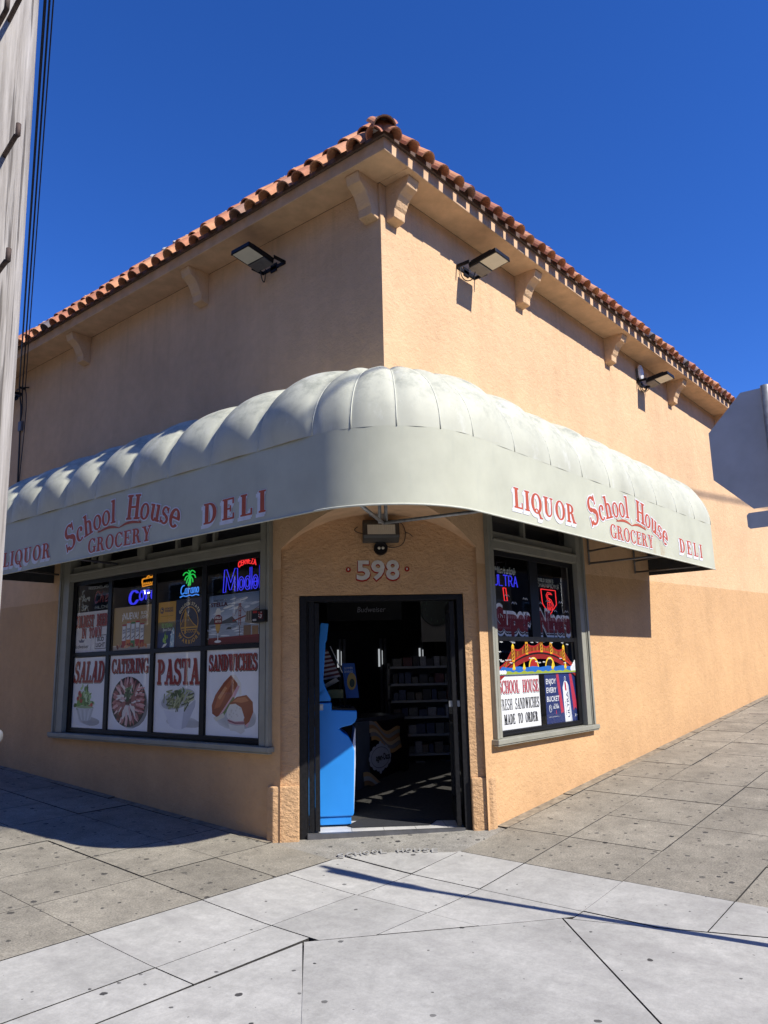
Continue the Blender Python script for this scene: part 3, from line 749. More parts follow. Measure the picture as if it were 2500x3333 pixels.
# ---- entrance: frame, two leaves standing open
def cbox(mb, u0, u1, w0, w1, z0, z1): mb.box((u0, w0, z0), (u1, w1, z1), TC)
fr = MB(); fr.use(M['blackpaint'])
cbox(fr, DL + .003, DL + .075, .02, .19, -.2, 2.34); cbox(fr, DR - .07, DR - .003, .02, .19, -.2, 2.34); cbox(fr, DL + .075, DR - .07, .02, .19, 2.285, 2.34)
cbox(fr, DL + .075, DL + .09, .06, .16, -.2, 2.285)
dfr = fr.build('door_frame', None, bld, .003)
th = MB(); cbox(th, DL + .08, DR - .075, .0, .06, -.2, .024); th.build('threshold', M['darkmetal'], dfr)
def leaf(hu, hw, ang, wd=.76):
    # leaf running from the hinge into the shop; ang measured from the +u axis
    T = TC @ Matrix.Translation((hu, hw, 0)) @ Matrix.Rotation(R_(ang), 4, 'Z')
    b = MB(); b.use(M['blackpaint']); t = .024
    b.box((0, -t, .035), (.055, t, 2.27), T); b.box((wd - .055, -t, .035), (wd, t, 2.27), T)
    b.box((.055, -t, .035), (wd - .055, t, .22), T); b.box((.055, -t, 2.19), (wd - .055, t, 2.27), T); b.box((.055, -t, 1.02), (wd - .055, t, 1.09), T)
    d = b.build('door', None, bld, .004)
    g = MB(); g.add([T @ Vector(p) for p in ((.055, 0, .22), (wd - .055, 0, .22), (wd - .055, 0, 1.02), (.055, 0, 1.02))], [(0, 1, 2, 3)])
    g.add([T @ Vector(p) for p in ((.055, 0, 1.09), (wd - .055, 0, 1.09), (wd - .055, 0, 2.19), (.055, 0, 2.19))], [(0, 1, 2, 3)])
    g.build('pane', M['glass'], d)
    h = MB(); h.use(M['galv'])
    for s in (-1, 1):
        h.box((.015, s * .024, 1.19), (.05, s * .06, 1.25), T)
    h.build('handle', None, d)
leaf(-.655, .05, 91); leaf(.752, .05, 84)
sg = MB(); sg.use(M['blackpaint']); cbox(sg, -.74, -.682, .06, .11, .03, 2.285)
sg.build('sidelight', None, dfr)

# ---- interior shell
imt = simple('shop_wall_paint', (.16, .155, .145), .85, var=.15, vs=2)
flr = NT('shop_floor_tile')
bt = flr.n('ShaderNodeTexBrick'); bt.offset = 0; bt.inputs['Scale'].default_value = 1; bt.inputs['Brick Width'].default_value = .32; bt.inputs['Row Height'].default_value = .32
bt.inputs['Mortar Size'].default_value = .003; bt.inputs['Color1'].default_value = (.66, .65, .62, 1); bt.inputs['Color2'].default_value = (.6, .59, .56, 1); bt.inputs['Mortar'].default_value = (.2, .2, .19, 1)
mp = flr.n('ShaderNodeMapping'); mp.inputs['Rotation'].default_value = (0, 0, R_(45)); flr.l(flr.pos(), mp.inputs[0]); flr.l(mp.outputs[0], bt.inputs['Vector'])
flr.bsdf(flr.mix(1.0, bt.outputs[0], flr.ramp(flr.noise(6, 5), [(.3, .8), (.7, 1.05)]), 'MULTIPLY'), .35)
f_ = MB(); f_.prism([tuple(ch(-.76, .06, 0).xy), tuple(ch(.8, .06, 0).xy), (1.6, .2), (10, .2), (10, 11), (.2, 11), (.2, 1.6)], -.3, .021)
f_.build('shop_floor', flr.m, bld)
f_ = MB(); f_.add([(.2, .2, 3.45), (10, .2, 3.45), (10, 11, 3.45), (.2, 11, 3.45)], [(0, 1, 2, 3)]); f_.build('ceiling', simple('ceiling_panel', (.1, .1, .098), .9), bld)
f_ = MB()
f_.add([(10, .2, 0), (10, 11, 0), (10, 11, 3.45), (10, .2, 3.45)], [(0, 1, 2, 3)]); f_.add([(.2, 11, 0), (10, 11, 0), (10, 11, 3.45), (.2, 11, 3.45)], [(0, 1, 2, 3)])
for (a, b, z0, z1) in ((1.5, 1.72, -.2, 3.45), (5.7, 11, -.2, 3.45), (1.72, 5.7, -.2, .86)):
    f_.add([(.2, a, z0), (.2, b, z0), (.2, b, z1), (.2, a, z1)], [(0, 1, 2, 3)])
for (a, b, z0, z1) in ((1.5, 1.74, -.2, 3.45), (3.72, 10, -.2, 3.45), (1.74, 3.72, -.2, .86)):
    f_.add([(a, .2, z0), (b, .2, z0), (b, .2, z1), (a, .2, z1)], [(0, 1, 2, 3)])
f_.build('interior_wall', imt, bld)

# ---- painted house number
hn = Draw(ch(0, -.004, 0), (S2, -S2, 0), (0, 0, 1), (-S2, -S2, 0), .0004)
for i, c_ in enumerate('598'):
    x = -.24 + .154 * i
    hn.text(c_, x - .008, 2.495, .205, '#9c2418', w=.158, bold=.045)
for i, c_ in enumerate('598'):
    x = -.24 + .154 * i
    hn.text(c_, x, 2.508, .2, (.62, .6, .56), w=.142, bold=.03)
for x in (-.325, .29):
    hn.ell(x, 2.607, .027, .027, '#9c2418'); hn.ell(x, 2.61, .009, .012, (.62, .6, .56))
hn.build('house_number', bld, 'signpaint')['label'] = 'white painted number 598 with red edges above the door'

# ================================================================== AWNING
D0, Z0, Z1, XE = .97, 2.875, 3.525, 6.18
awn = thing('awning', 'pale green scalloped canvas awning wrapping the shop corner with red lettering', 'awning', (0, 0, Z0))
def path_pt(s):
    # s: 0..9 left bays (from far end to corner), 9..13 around the corner, 13..22 right bays ; returns (origin, outward dir)
    if s <= 9: y = XE * (1 - s / 9); return Vector((0, y, 0)), Vector((-1, 0, 0))
    if s >= 13: x = XE * (s - 13) / 9; return Vector((x, 0, 0)), Vector((0, -1, 0))
    a = math.pi / 2 * (s - 9) / 4; return Vector((0, 0, 0)), Vector((-math.cos(a), -math.sin(a), 0))
cv = MB(); cv.use(M['canvas']); cv.smooth = True
NS, NTT = 14, 20
rb = random.Random(11); amps = [rb.uniform(.85, 1.15) for _ in range(23)]
def cpt(s, t):
    o, d = path_pt(s); th_ = math.pi / 2 * t; H = .885 - .15 * t
    fr_ = s - math.floor(s); bay = int(min(21, math.floor(s)))
    corner = 9 <= s <= 13
    base = (1 - (2 * fr_ - 1) ** 2)
    amp = (.036 if corner else (.102 if s < 9 else .082)) * amps[bay] * base ** (.7 if s < 9 else .95) * min(1.0, (.16 if s < 9 else .02) + math.sin(th_) / (.4 if s < 9 else .65)) * (1 - .1 * t)
    r = D0 * math.cos(th_); z = Z1 + H * math.sin(th_)
    nx, nz = math.cos(th_), math.sin(th_)
    wr = .0035 * math.sin(7 * fr_ + 5 * bay + 4 * t) * base
    q = o + d * max(.0, r + nx * (amp + wr)); return Vector((q.x, q.y, z + nz * (amp + wr)))
for bay in range(22):
    for i in range(NS):
        s0, s1 = bay + i / NS, bay + (i + 1) / NS - 1e-9
        v = []
        for s in (s0, s1): v += [cpt(min(s, bay + .999999), j / NTT) for j in range(NTT + 1)]
        m = NTT + 1
        cv.add(v, [(j, m + j, m + j + 1, j + 1) for j in range(NTT)])
me_o = cv.build('canopy', None, awn)
bm = bmesh.new(); bm.from_mesh(me_o.data); bmesh.ops.remove_doubles(bm, verts=bm.verts, dist=.0006); bmesh.ops.recalc_face_normals(bm, faces=bm.faces); bm.to_mesh(me_o.data); bm.free()
# seams over the ribs
for k in range(23):
    sm_ = MB(); sm_.use(M['seam']); sm_.tube([cpt(k if k < 22 else 21.999999, j / 16) for j in range(17)], .0065, 6); sm_.build('seam', None, awn)
# front valance with lining, hem and end panels
va = MB(); va.use(M['valance']); va.smooth = True
pts = []
for k in range(0, 19): pts.append(path_pt(k * .5))
for k in range(1, 48): pts.append(path_pt(9 + 4 * k / 48))
for k in range(0, 19): pts.append(path_pt(13 + k * .5))
rv = random.Random(5)
def vp(o, d, z, e=0.0): q = o + d * (D0 + e); return (q.x, q.y, z)
ring_z = [Z0, Z0 + .2, Z0 + .42, Z1 + .004]
v = [vp(o, d, z) for (o, d) in pts for z in ring_z]; m = len(ring_z)
va.add(v, [(i * m + j, (i + 1) * m + j, (i + 1) * m + j + 1, i * m + j + 1) for i in range(len(pts) - 1) for j in range(m - 1)])
va.build('valance', None, awn)
hm = MB(); hm.use(M['seam'])
hm.tube([vp(o, d, Z0) for o, d in pts], .009, 8)
hm.build('hem', None, awn)
li = MB(); li.use(M['lining'])
v = [vp(o, d, z, -.012) for (o, d) in pts for z in (Z0 + .004, Z1)]
li.add(v, [(2 * i, 2 * i + 2, 2 * i + 3, 2 * i + 1) for i in range(len(pts) - 1)])
ep = [(0, Z0), (D0 - .012, Z0), (D0 - .012, Z1)] + [((D0 - .012) * math.cos(math.pi / 2 * j / 10), Z1 + (.885 - .15 * j / 10) * math.sin(math.pi / 2 * j / 10)) for j in range(1, 11)]
for e_ in (.012, .0):
    li.use(M['lining'] if e_ else M['valance'])
    li.add([(XE - e_, -d, z) for d, z in ep], [tuple(range(len(ep)))]); li.add([(-d, XE - e_, z) for d, z in ep], [tuple(range(len(ep)))])
li.build('lining', None, awn)
for x in (4.1, 5.6):
    for P_, r_ in (([(x, -.02, 2.88), (x, -D0 + .03, 2.88)], .014), ([(x, -.02, 2.86), (x, -.02, 3.5)], .014), ([(x, -.02, 3.04), (x, -D0 + .03, 3.1)], .012), ([(-.02, x + .4, 2.98), (-D0 + .03, x + .4, 3.0)], .014)):
        a_ = MB(); a_.use(M['darkmetal']); a_.tube(P_, r_, 8); a_.build('frame_bar', None, awn)
q = (-.14, -.06, 2.875)
for P_ in ([q, (-.86, -.42, 2.89)], [q, (.1, -.94, 2.89)], [(-.15, -.03, 2.875), (-.15, -.03, 3.5)], [(-.11, -.07, 2.875), (-.11, -.07, 3.5)]):
    b = MB(); b.use(M['galv']); b.tube(P_, .016, 8); b.build('brace', None, awn)

RED, WHT, ORG = '#b4553b', (.72, .73, .76), '#a8452f'
def lettering_words(side):
    if side == 'L':
        mk = lambda: Draw((-D0 - .003, 0, 0), (0, -1, 0), (0, 0, 1), (-1, 0, 0), .000022)
        A = lambda y: -y
        liq, sh, gro, deli = (A(5.6), A(4.38), 2.965, .182), (A(2.93), 3.205, 1.06, .235), (A(3.53), A(2.31), 2.918, .155), (A(1.455), A(.57), 2.96, .195)
        sw = A(2.92); shd = -.022
    else:
        mk = lambda: Draw((0, -D0 - .003, 0), (1, 0, 0), (0, 0, 1), (0, -1, 0), .000022)
        liq, sh, gro, deli = (.615, 1.835, 2.992, .188), (3.27, 3.24, 1.07, .235), (2.655, 3.885, 2.945, .155), (4.785, 5.665, 2.99, .185)
        sw = 3.27; shd = -.02
    for nm, (a0, a1, z, h), gap in (('LIQUOR', liq, .12), ('DELI', deli, .3)):
        d = mk()
        d.serif(nm, a0, a1, z, h, WHT, .055, shd * 1.3, -.03, gap); d.serif(nm, a0, a1, z, h, WHT, .05, shd * .6, -.015, gap); d.serif(nm, a0, a1, z, h, WHT, .035, 0, 0, gap)
        d.serif(nm, a0, a1, z, h, RED, .012, 0, 0, gap)
        d.build('lettering', awn, 'signpaint')
    d = mk(); hs_ = [1.22, 1, 1, 1, 1, 1, .9, 1.06, 1, 1, 1, 1.1]
    for c_, g_ in ((WHT, .06), (RED, .012)):
        d.arcserif('School House', sh[0], sh[1] - .01, sh[2], .225, .245, c_, g_, hs_)
    d.build('lettering', awn, 'signpaint')
    d = mk()
    d.serif('GROCERY', gro[0], gro[1], gro[2], gro[3], WHT, .06, 0, -.006, .08); d.serif('GROCERY', gro[0], gro[1], gro[2], gro[3], RED, .012, 0, 0, .08)
    d.build('lettering', awn, 'signpaint')
    d = mk(); zz = gro[2] + gro[3] + .052
    def wave(sg): return [(sw + sg * .42 * t, zz + .018 * math.sin(math.pi * (t * 1.15)) * 1.4 + .012 * t - .0) for t in [i / 14 for i in range(15)]]
    for sg_ in (-1, 1):
        w_ = wave(sg_)
        for i in range(14): d.line(w_[i:i + 2], .008 + .02 * math.sin(math.pi * (i + .5) / 14), RED)
        d.ring(sw + sg_ * .40, zz + .038, .03, .028, .01, .01, RED, 0, 300)
    d.ell(sw, zz + .055, .012, .028, WHT)
    d.build('flourish', awn, 'signpaint')
lettering_words('L'); lettering_words('R')

# ================================================================== POSTERS IN THE WINDOWS
def sheet_poster(side, a0, a1, z0, z1, name, label, bgc, group=None, d=.06, corners=None):
    # a0 is the left edge as read from the street
    if side == 'L': dr = Draw((d, a0, z0), (0, -1, 0), (0, 0, 1), (-1, 0, 0)); wd = a0 - a1; dr.gain = 1.3
    else: dr = Draw((a0, d, z0), (1, 0, 0), (0, 0, 1), (0, -1, 0)); wd = a1 - a0
    h = z1 - z0
    t = thing(name, label, 'poster', tuple(dr.O), 0, group)
    b = MB(); p = [dr.O + dr.U * u + dr.V * v for u, v in (corners or ((0, 0), (wd, 0), (wd, h), (0, h)))]
    n_ = dr.N * -.004; b.add([tuple(q) for q in p] + [tuple(q + n_) for q in p], [(0, 1, 2, 3), (7, 6, 5, 4), (0, 4, 5, 1), (1, 5, 6, 2), (2, 6, 7, 3), (3, 7, 4, 0)])
    b.build('paper', simple('paper_' + name, bgc, .5, var=.04, vs=3), t)
    dr.k = 12
    return t, dr, wd, h
RDP = '#8e2f28'
def headline(t, dr, word, x0, x1, y, h, c=RDP, sh='#161616', gap=.02, slant=0.0):
    e = Draw(dr.O, dr.U, dr.V, dr.N); e.k = 20; e.gain = 1.2
    e.serif(word, x0, x1, y, h, sh, .03, .009, -.010, gap, slant); e.serif(word, x0, x1, y, h, sh, .02, .005, -.006, gap, slant)
    e.serif(word, x0, x1, y, h, '#c9b9b2', .045, 0, 0, gap, slant)
    e.serif(word, x0, x1, y, h, c, .03, 0, 0, gap, slant)
    e.build('headline', t)
rp = random.Random(21)
GF = 'food posters in the long window'
def leaf_poly(cx, cy, L, Wd, rot):
    P = [];
    for i in range(10):
        a = 2 * math.pi * i / 10; x = L * math.cos(a); y = Wd * math.sin(a) * (1 - .35 * math.cos(a)); c_, s_ = math.cos(rot), math.sin(rot)
        P.append((cx + x * c_ - y * s_, cy + x * s_ + y * c_))
    return P
PAP = (.87, .88, .9)
# salad
t, d, W_, H_ = sheet_poster('L', 5.66, 4.795, .92, 1.82, 'salad_poster', 'white poster reading SALAD over a glass bowl of green leaves', PAP, GF)
headline(t, d, 'SALAD', .08, .82, .58, .26, slant=.12)
for k in range(10): d.ell(.46 + .012 * k, .10 - .002 * k, .2, .05, tuple(.56 - .022 * k for _ in range(3)))
d.poly([(.17, .26), (.62, .26), (.55, .11), (.47, .085), (.34, .085), (.25, .11)], (.47, .49, .50))
for k in range(7): d.line([(.2 + .065 * k, .25), (.3 + .035 * k, .1)], .012, (.62, .64, .66) if k % 2 else (.33, .35, .35))
for k in range(95):
    x = rp.gauss(.39, .11); y = .27 + abs(rp.gauss(0, .13)) * max(.2, 1 - abs(x - .39) * 2.2)
    x = max(.16, min(.62, x)); y = min(y, .54)
    g = rp.choice(['#5d8a3c', '#3f6e2b', '#7fa85a', '#a3bf86', '#2d5220', '#b9cda4', '#4a7a34'])
    d.poly(leaf_poly(x, y, rp.uniform(.025, .06), rp.uniform(.015, .03), rp.uniform(0, 3.1)), g)
for x, y in ((.22, .37), (.28, .41), (.3, .34), (.5, .26), (.56, .29), (.25, .44)): d.ell(x, y, .035, .028, rp.choice(['#9c2f22', '#7e1d18', '#b5483a']), rp.uniform(0, 90))
d.ell(.4, .255, .225, .022, (.52, .54, .55)); d.ell(.4, .262, .215, .016, (.25, .36, .17))
d.build('picture', t)
# catering
t, d, W_, H_ = sheet_poster('L', 4.69, 3.803, .92, 1.824, 'catering_poster', 'white poster reading CATERING over a round platter of sliced meats', PAP, GF)
headline(t, d, 'CATERING', .04, .845, .69, .165)
for k in range(10): d.ell(.49 + .006 * k, .31 - .004 * k, .37 - .006 * k, .29 - .006 * k, tuple(.5 - .035 * k for _ in range(3)))
d.ell(.44, .34, .38, .3, '#1c1413', n=40); d.ell(.44, .345, .345, .27, '#4a2a28', n=40)
for rr, cnt, cols in ((.3, 40, ['#c79a97', '#a86f6c', '#d8b9b4', '#8e4e4c', '#b98683']), (.22, 30, ['#d6b4ae', '#e2cbc5', '#a9706c', '#7d4543']), (.13, 20, ['#caa49e', '#e0c9c2', '#8f5653'])):
    for k in range(cnt):
        a = 2 * math.pi * k / cnt + rp.uniform(-.08, .08); x, y = .44 + rr * math.cos(a), .345 + rr * .8 * math.sin(a)
        d.poly(leaf_poly(x, y, rp.uniform(.05, .075), rp.uniform(.014, .026), a + rp.uniform(-.35, .35)), rp.choice(cols))
for k in range(9): d.line([(.44 + .22 * math.cos(a), .345 + .18 * math.sin(a)) if 0 else (.62, .25 + .03 * k), (.78, .22 + .036 * k)], .016, '#7c2427' if k % 2 else '#c98f8d')
for k in range(40): d.poly(leaf_poly(rp.gauss(.43, .04), rp.gauss(.44, .035), .03, .015, rp.uniform(0, 3)), rp.choice(['#3c5a34', '#27401f', '#5c7a4a']))
for k in range(12): d.poly(leaf_poly(rp.gauss(.26, .03), rp.gauss(.18, .02), .03, .02, rp.uniform(0, 3)), rp.choice(['#3c4a2a', '#5a2a22', '#8a2a22']))
d.build('picture', t)
# pasta
t, d, W_, H_ = sheet_poster('L', 3.702, 2.81, .92, 1.828, 'pasta_poster', 'white poster reading PASTA over a tilted white bowl of penne', PAP, GF)
headline(t, d, 'PASTA', .05, .86, .55, .275)
for k in range(9): d.ell(.55 + .02 * k, .13 - .003 * k, .3 - .01 * k, .06 - .003 * k, tuple(.54 - .018 * k for _ in range(3)))
d.poly([(.12, .36), (.78, .42), (.8, .34), (.63, .07), (.54, .045), (.42, .045), (.32, .08)], (.6, .61, .65))
d.poly([(.6, .35), (.8, .37), (.79, .3), (.63, .07), (.55, .05)], (.42, .43, .48))
d.ell(.46, .385, .36, .13, (.64, .65, .68), 10, 36); d.ell(.465, .38, .325, .105, (.36, .37, .4), 10, 36)
for k in range(90):
    x, y = rp.gauss(.46, .11), rp.gauss(.365, .05); x = max(.2, min(.72, x)); y = max(.29, min(.47, y + (x - .46) * .16)); a = rp.uniform(-.2, 1.6); L = rp.uniform(.035, .06)
    d.line([(x - L * math.cos(a), y - L * math.sin(a)), (x + L * math.cos(a), y + L * math.sin(a))], rp.uniform(.012, .02), rp.choice(['#8d9468', '#737a50', '#b2b48c', '#55603a', '#9ea67c', '#3f4b2c']))
for k in range(16): d.poly(leaf_poly(rp.gauss(.47, .05), rp.gauss(.44, .02), .035, .014, rp.uniform(0, 3)), rp.choice(['#3c5a2e', '#2c4522', '#55733f']))
d.build('picture', t)
# sandwiches
t, d, W_, H_ = sheet_poster('L', 2.711, 1.824, .92, 1.832, 'sandwich_poster', 'white poster reading SANDWICHES over two halves of a ham roll', PAP, GF)
headline(t, d, 'SANDWICHES', .04, .85, .69, .165)
for k in range(8): d.ell(.5 + .01 * k, .2 - .006 * k, .34 - .012 * k, .13 - .008 * k, tuple(.53 - .02 * k for _ in range(3)))
d.poly([(.11, .23), (.1, .32), (.16, .43), (.3, .56), (.42, .64), (.5, .63), (.56, .52), (.45, .4), (.32, .26), (.2, .19)], '#8a4a2e')
d.poly([(.14, .28), (.2, .4), (.32, .52), (.42, .6), (.46, .58), (.36, .46), (.24, .3)], '#a8623c')
d.poly([(.2, .4), (.32, .52), (.36, .5), (.24, .38)], '#c08a5e')
d.poly([(.42, .64), (.5, .64), (.59, .55), (.6, .43), (.56, .42), (.53, .55)], (.66, .64, .58))
d.poly([(.2, .19), (.34, .25), (.5, .42), (.57, .52), (.53, .53), (.44, .42), (.3, .28)], '#caa0a4')
d.poly([(.17, .17), (.32, .22), (.49, .4), (.46, .41), (.3, .25)], '#6e7d48')
d.poly([(.13, .19), (.18, .15), (.33, .2), (.3, .24), (.2, .2)], (.6, .57, .46))
d.poly([(.4, .34), (.52, .41), (.68, .43), (.78, .36), (.79, .26), (.73, .16), (.66, .12), (.62, .24), (.52, .3)], '#8f5233')
d.poly([(.45, .36), (.54, .4), (.66, .41), (.72, .37), (.6, .35)], '#b4774e')
d.poly([(.36, .27), (.41, .33), (.5, .34), (.6, .3), (.65, .2), (.62, .15), (.42, .16), (.36, .2)], (.63, .61, .56))
for k in range(14): d.ell(rp.uniform(.4, .6), rp.uniform(.18, .3), .012, .008, (.52, .49, .43), rp.uniform(0, 90), 8)
d.poly([(.37, .18), (.5, .155), (.64, .165), (.66, .13), (.52, .125), (.4, .14)], '#b98a92'); d.line([(.38, .165), (.5, .14), (.65, .145)], .012, '#6a3a40')
d.poly([(.39, .13), (.52, .115), (.65, .125), (.66, .06), (.6, .03), (.5, .06), (.42, .06)], (.6, .585, .54))
d.poly([(.66, .12), (.73, .16), (.79, .26), (.76, .2), (.7, .1)], '#c8a2a6')
d.build('picture', t)
# coldest beer
GU = 'drink and team posters in the upper panes'
t, d, W_, H_ = sheet_poster('L', 5.64, 4.785, 1.888, 2.42, 'beer_price_poster', 'pale poster reading COLDEST BEER IN TOWN, at the far end of the long window', (.76, .75, .77), GU)
for k in range(24): d.ell(rp.uniform(.05, .8), rp.uniform(.03, .3), rp.uniform(.02, .07), rp.uniform(.01, .04), (.62 + .1 * rp.random(),) * 2 + (.76,), rp.uniform(0, 180), 10)
headline(t, d, 'COLDEST BEER', .03, .85, .335, .15, '#a4493c', '#6a6468', .03); headline(t, d, 'IN TOWN', .21, .7, .19, .125, '#a4493c', '#6a6468', .05)
d.text('Budweiser', .03, .055, .05, '#20242e', w=.36, shear=.2, bold=.01)
d.poly([(.16, .13), (.26, .13), (.29, .17), (.24, .155), (.21, .185), (.18, .155), (.13, .17)], '#59617a')
d.line([(.45, .03), (.45, .22)], .004, '#333a46')
d.rect(.55, .035, .82, .215, '#15181f'); d.rect(.558, .043, .812, .207, (.58, .58, .62))
d.text('BUD', .685, .135, .055, '#15181f', w=.16, bold=.03, align='c'); d.text('LIGHT', .685, .06, .055, '#15181f', w=.22, bold=.03, align='c')
d.build('picture', t)
# new cans
t, d, W_, H_ = sheet_poster('L', 4.652, 3.795, 1.888, 2.425, 'can_poster', 'tan poster of five tall cans in a row under the word NUEVA', '#b0945f', GU)
d.text('¡NUEVA!', .19, .38, .085, (.7, .7, .68), w=.36, bold=.03)
d.text('BUD', .61, .425, .04, (.7, .7, .7), w=.12, bold=.02); d.text('LIGHT', .6, .375, .04, (.7, .7, .7), w=.15, bold=.02); d.text('Chelada', .62, .34, .03, '#b3402c', w=.12, shear=.2)
d.rect(0, 0, .857, .05, '#a39a90'); d.rect(0, .05, .857, .058, '#d0c7ba')
for k in range(5):
    x = .2 + .1 * k; top = ['#9a3530', '#c0703a', '#3f7a46', '#a83c32', '#8e2c2c'][k]; b_ = .03 + .012 * (k % 2); h_ = .27 + .02 * (k in (1, 2, 3))
    d.rect(x, b_, x + .088, b_ + h_, (.5, .5, .53)); d.rect(x + .008, b_, x + .07, b_ + h_ - .01, (.62, .63, .66)); d.rect(x + .072, b_, x + .088, b_ + h_, (.36, .36, .39))
    d.rect(x, b_ + h_, x + .088, b_ + h_ + .02, top); d.rect(x, b_, x + .088, b_ + .085, top)
    d.text('BUD', x + .044, b_ + .205, .022, '#1d2a5c', w=.055, bold=.03, align='c'); d.text('LIGHT', x + .044, b_ + .175, .022, '#1d2a5c', w=.06, bold=.03, align='c')
    d.line([(x + .02, b_ + .11), (x + .07, b_ + .14)], .012, '#4a4e66')
for k in range(18): d.ell(rp.uniform(.1, .75), rp.uniform(.03, .07), rp.uniform(.015, .035), rp.uniform(.012, .022), rp.choice(['#8a3a2c', '#b06a3a', '#6a2a22', '#c49a72']), rp.uniform(0, 180), 10)
d.build('picture', t)
# hop poster
t, d, W_, H_ = sheet_poster('L', 3.675, 3.325, 1.89, 2.428, 'hop_poster', 'narrow gold and blue poster with a green hop cone and ocean wave', '#d8a338', GU)
for k in range(12): d.rect(0, 0, .35, .30 - .012 * k, tuple(a + (b - a) * k / 11 for a, b in zip(hexc('#7d7140'), hexc('#143464'))))
d.ell(.075, .44, .04, .04, '#1c2750'); d.ring(.075, .44, .033, .033, .005, .005, '#c9a24c'); d.poly([(.05, .43), (.06, .46), (.1, .43)], '#c9a24c')
d.text('GOLDEN STATE', .13, .45, .02, '#20294a', w=.17, bold=.03); d.text('WARRIORS', .13, .418, .026, '#20294a', w=.17, bold=.03); d.line([(.06, .37), (.3, .37)], .003, '#5a4a20')
d.text('ELYSIAN', .08, .235, .05, '#7ea45c', w=.21, bold=.03); d.text('Space Dust', .1, .195, .035, (.66, .7, .7), w=.17, shear=.25, bold=.01)
for k in range(26):
    a = rp.uniform(0, 6.3); q_ = rp.random(); d.poly(leaf_poly(.16 + .045 * q_ * math.cos(a), .11 + .075 * q_ * math.sin(a), .022, .013, 1.57), rp.choice(['#6f9a3e', '#4f7a2c', '#90b65a', '#39602a']))
d.poly([(.25, .0), (.33, .0), (.335, .2), (.31, .235), (.28, .18), (.26, .1)], '#9fb9c6')
for k in range(16): d.ell(rp.uniform(.26, .33), rp.uniform(.02, .2), .012, .01, rp.choice(['#c9d9e0', '#7d9fb2', '#e0eaf0']), rp.uniform(0, 90), 8)
d.poly([(.09, .0), (.13, .04), (.2, .05), (.17, .02), (.12, .0)], (.7, .74, .76))
d.build('picture', t)
# bridge emblem
t, d, W_, H_ = sheet_poster('L', 3.318, 2.802, 1.888, 2.437, 'team_emblem_poster', 'navy poster with a gold circle emblem of a suspension bridge', '#172444', GU)
GD = '#b98f3c'; cx, cy = .258, .275
d.ring(cx, cy, .172, .182, .011, .011, GD, n=48)
d.poly([(cx - .085, cy - .13), (cx - .06, cy - .13), (cx - .055, cy + .12), (cx - .063, cy + .15), (cx - .078, cy + .15), (cx - .085, cy + .12)], GD)
d.rect(cx - .155, cy - .068, cx + .155, cy - .05, GD); d.rect(cx - .135, cy - .09, cx + .135, cy - .08, GD)
for k in range(9):
    x = cx - .05 + .022 * k; y = cy - .05 + .165 * (1 - k / 9.2) ** 1.6; d.line([(x, cy - .05), (x, y)], .006, GD)
d.line([(cx - .06 + .022 * k, cy - .05 + .175 * (1 - k / 9.8) ** 1.6) for k in range(10)], .01, GD)
for k in range(3): d.line([(cx - .09 - .022 * k, cy - .05), (cx - .09 - .022 * k, cy + .1 - .055 * k)], .006, GD)
d.line([(cx - .075, cy + .14), (cx - .11, cy + .04), (cx - .16, cy - .03)], .01, GD)
for k in range(5): d.ring(cx - .04 + .045 * k, cy - .09, .02, .03, .005, .005, GD, 180, 360, 10)
d.arctext('GOLDEN STATE', cx, cy, .2, 90, .038, (.62, .55, .36), span=120, bold=.03)
d.arctext('WARRIORS', cx, cy, .245, 270, .047, GD, span=118, bold=.035, inward=True)
d.build('picture', t)
# seaside beer glass
t, d, W_, H_ = sheet_poster('L', 2.69, 1.815, 1.888, 2.43, 'beer_glass_poster', 'seaside poster of a beer glass before a red bridge', '#98a8c4', GU)
for k in range(14): d.rect(0, .54 - .022 * (k + 1), .875, .54 - .022 * k, tuple(a + (b - a) * k / 13 for a, b in zip(hexc('#5f7494'), hexc('#aab4c2'))))
for k in range(26): d.ell(rp.uniform(0.05, .82), rp.uniform(.33, .5), rp.uniform(.03, .1), rp.uniform(.006, .014), rp.choice(['#bcc4cf', '#9aa7ba', '#d2d7de']), 8, 10)
d.poly([(0, .24), (.06, .3), (.13, .26), (.2, .245), (.32, .275), (.4, .3), (.47, .25), (.5, .22), (0, .21)], '#474a50')
d.rect(0, .05, .875, .225, '#8d97a6')
for k in range(40): d.ell(rp.uniform(0, .86), rp.uniform(.06, .22), rp.uniform(.03, .09), rp.uniform(.003, .009), rp.choice(['#c9ced6', '#5d6878', '#a7b0bd', '#737f90']), rp.uniform(-4, 8), 10)
d.poly([(.3, .16), (.34, .185), (.4, .18), (.39, .16)], '#2c2e30')
for x0 in (.52, .55): d.line([(x0, .2), (x0, .43)], .009, '#7c3029')
for y in (.25, .3, .35, .4, .425): d.line([(.515, y), (.555, y)], .008, '#7c3029')
d.line([(.42, .245), (.875, .345)], .014, '#7c3029'); d.line([(.44, .3), (.535, .42), (.62, .33), (.74, .34), (.875, .39)], .005, '#6d2b26'); d.line([(.42, .25), (.42, .33)], .006, '#7c3029')
d.poly([(.62, .22), (.64, .33), (.875, .37), (.875, .19)], '#7d7568')
for k in range(7): d.rect(.66 + .032 * k, .24, .672 + .032 * k, .34, rp.choice(['#5a4a38', '#8f5a40', '#3f3a34']))
d.rect(.6, .06, .72, .19, '#735a44'); d.rect(.74, .07, .84, .18, '#8a6d4e'); d.line([(.535, .06), (.535, .19)], .01, '#5f4038')
d.rect(0, 0, .875, .062, '#5e1a1f'); d.poly([(.0, .062), (.0, .075), (.875, .09), (.875, .062)], '#6d2327')
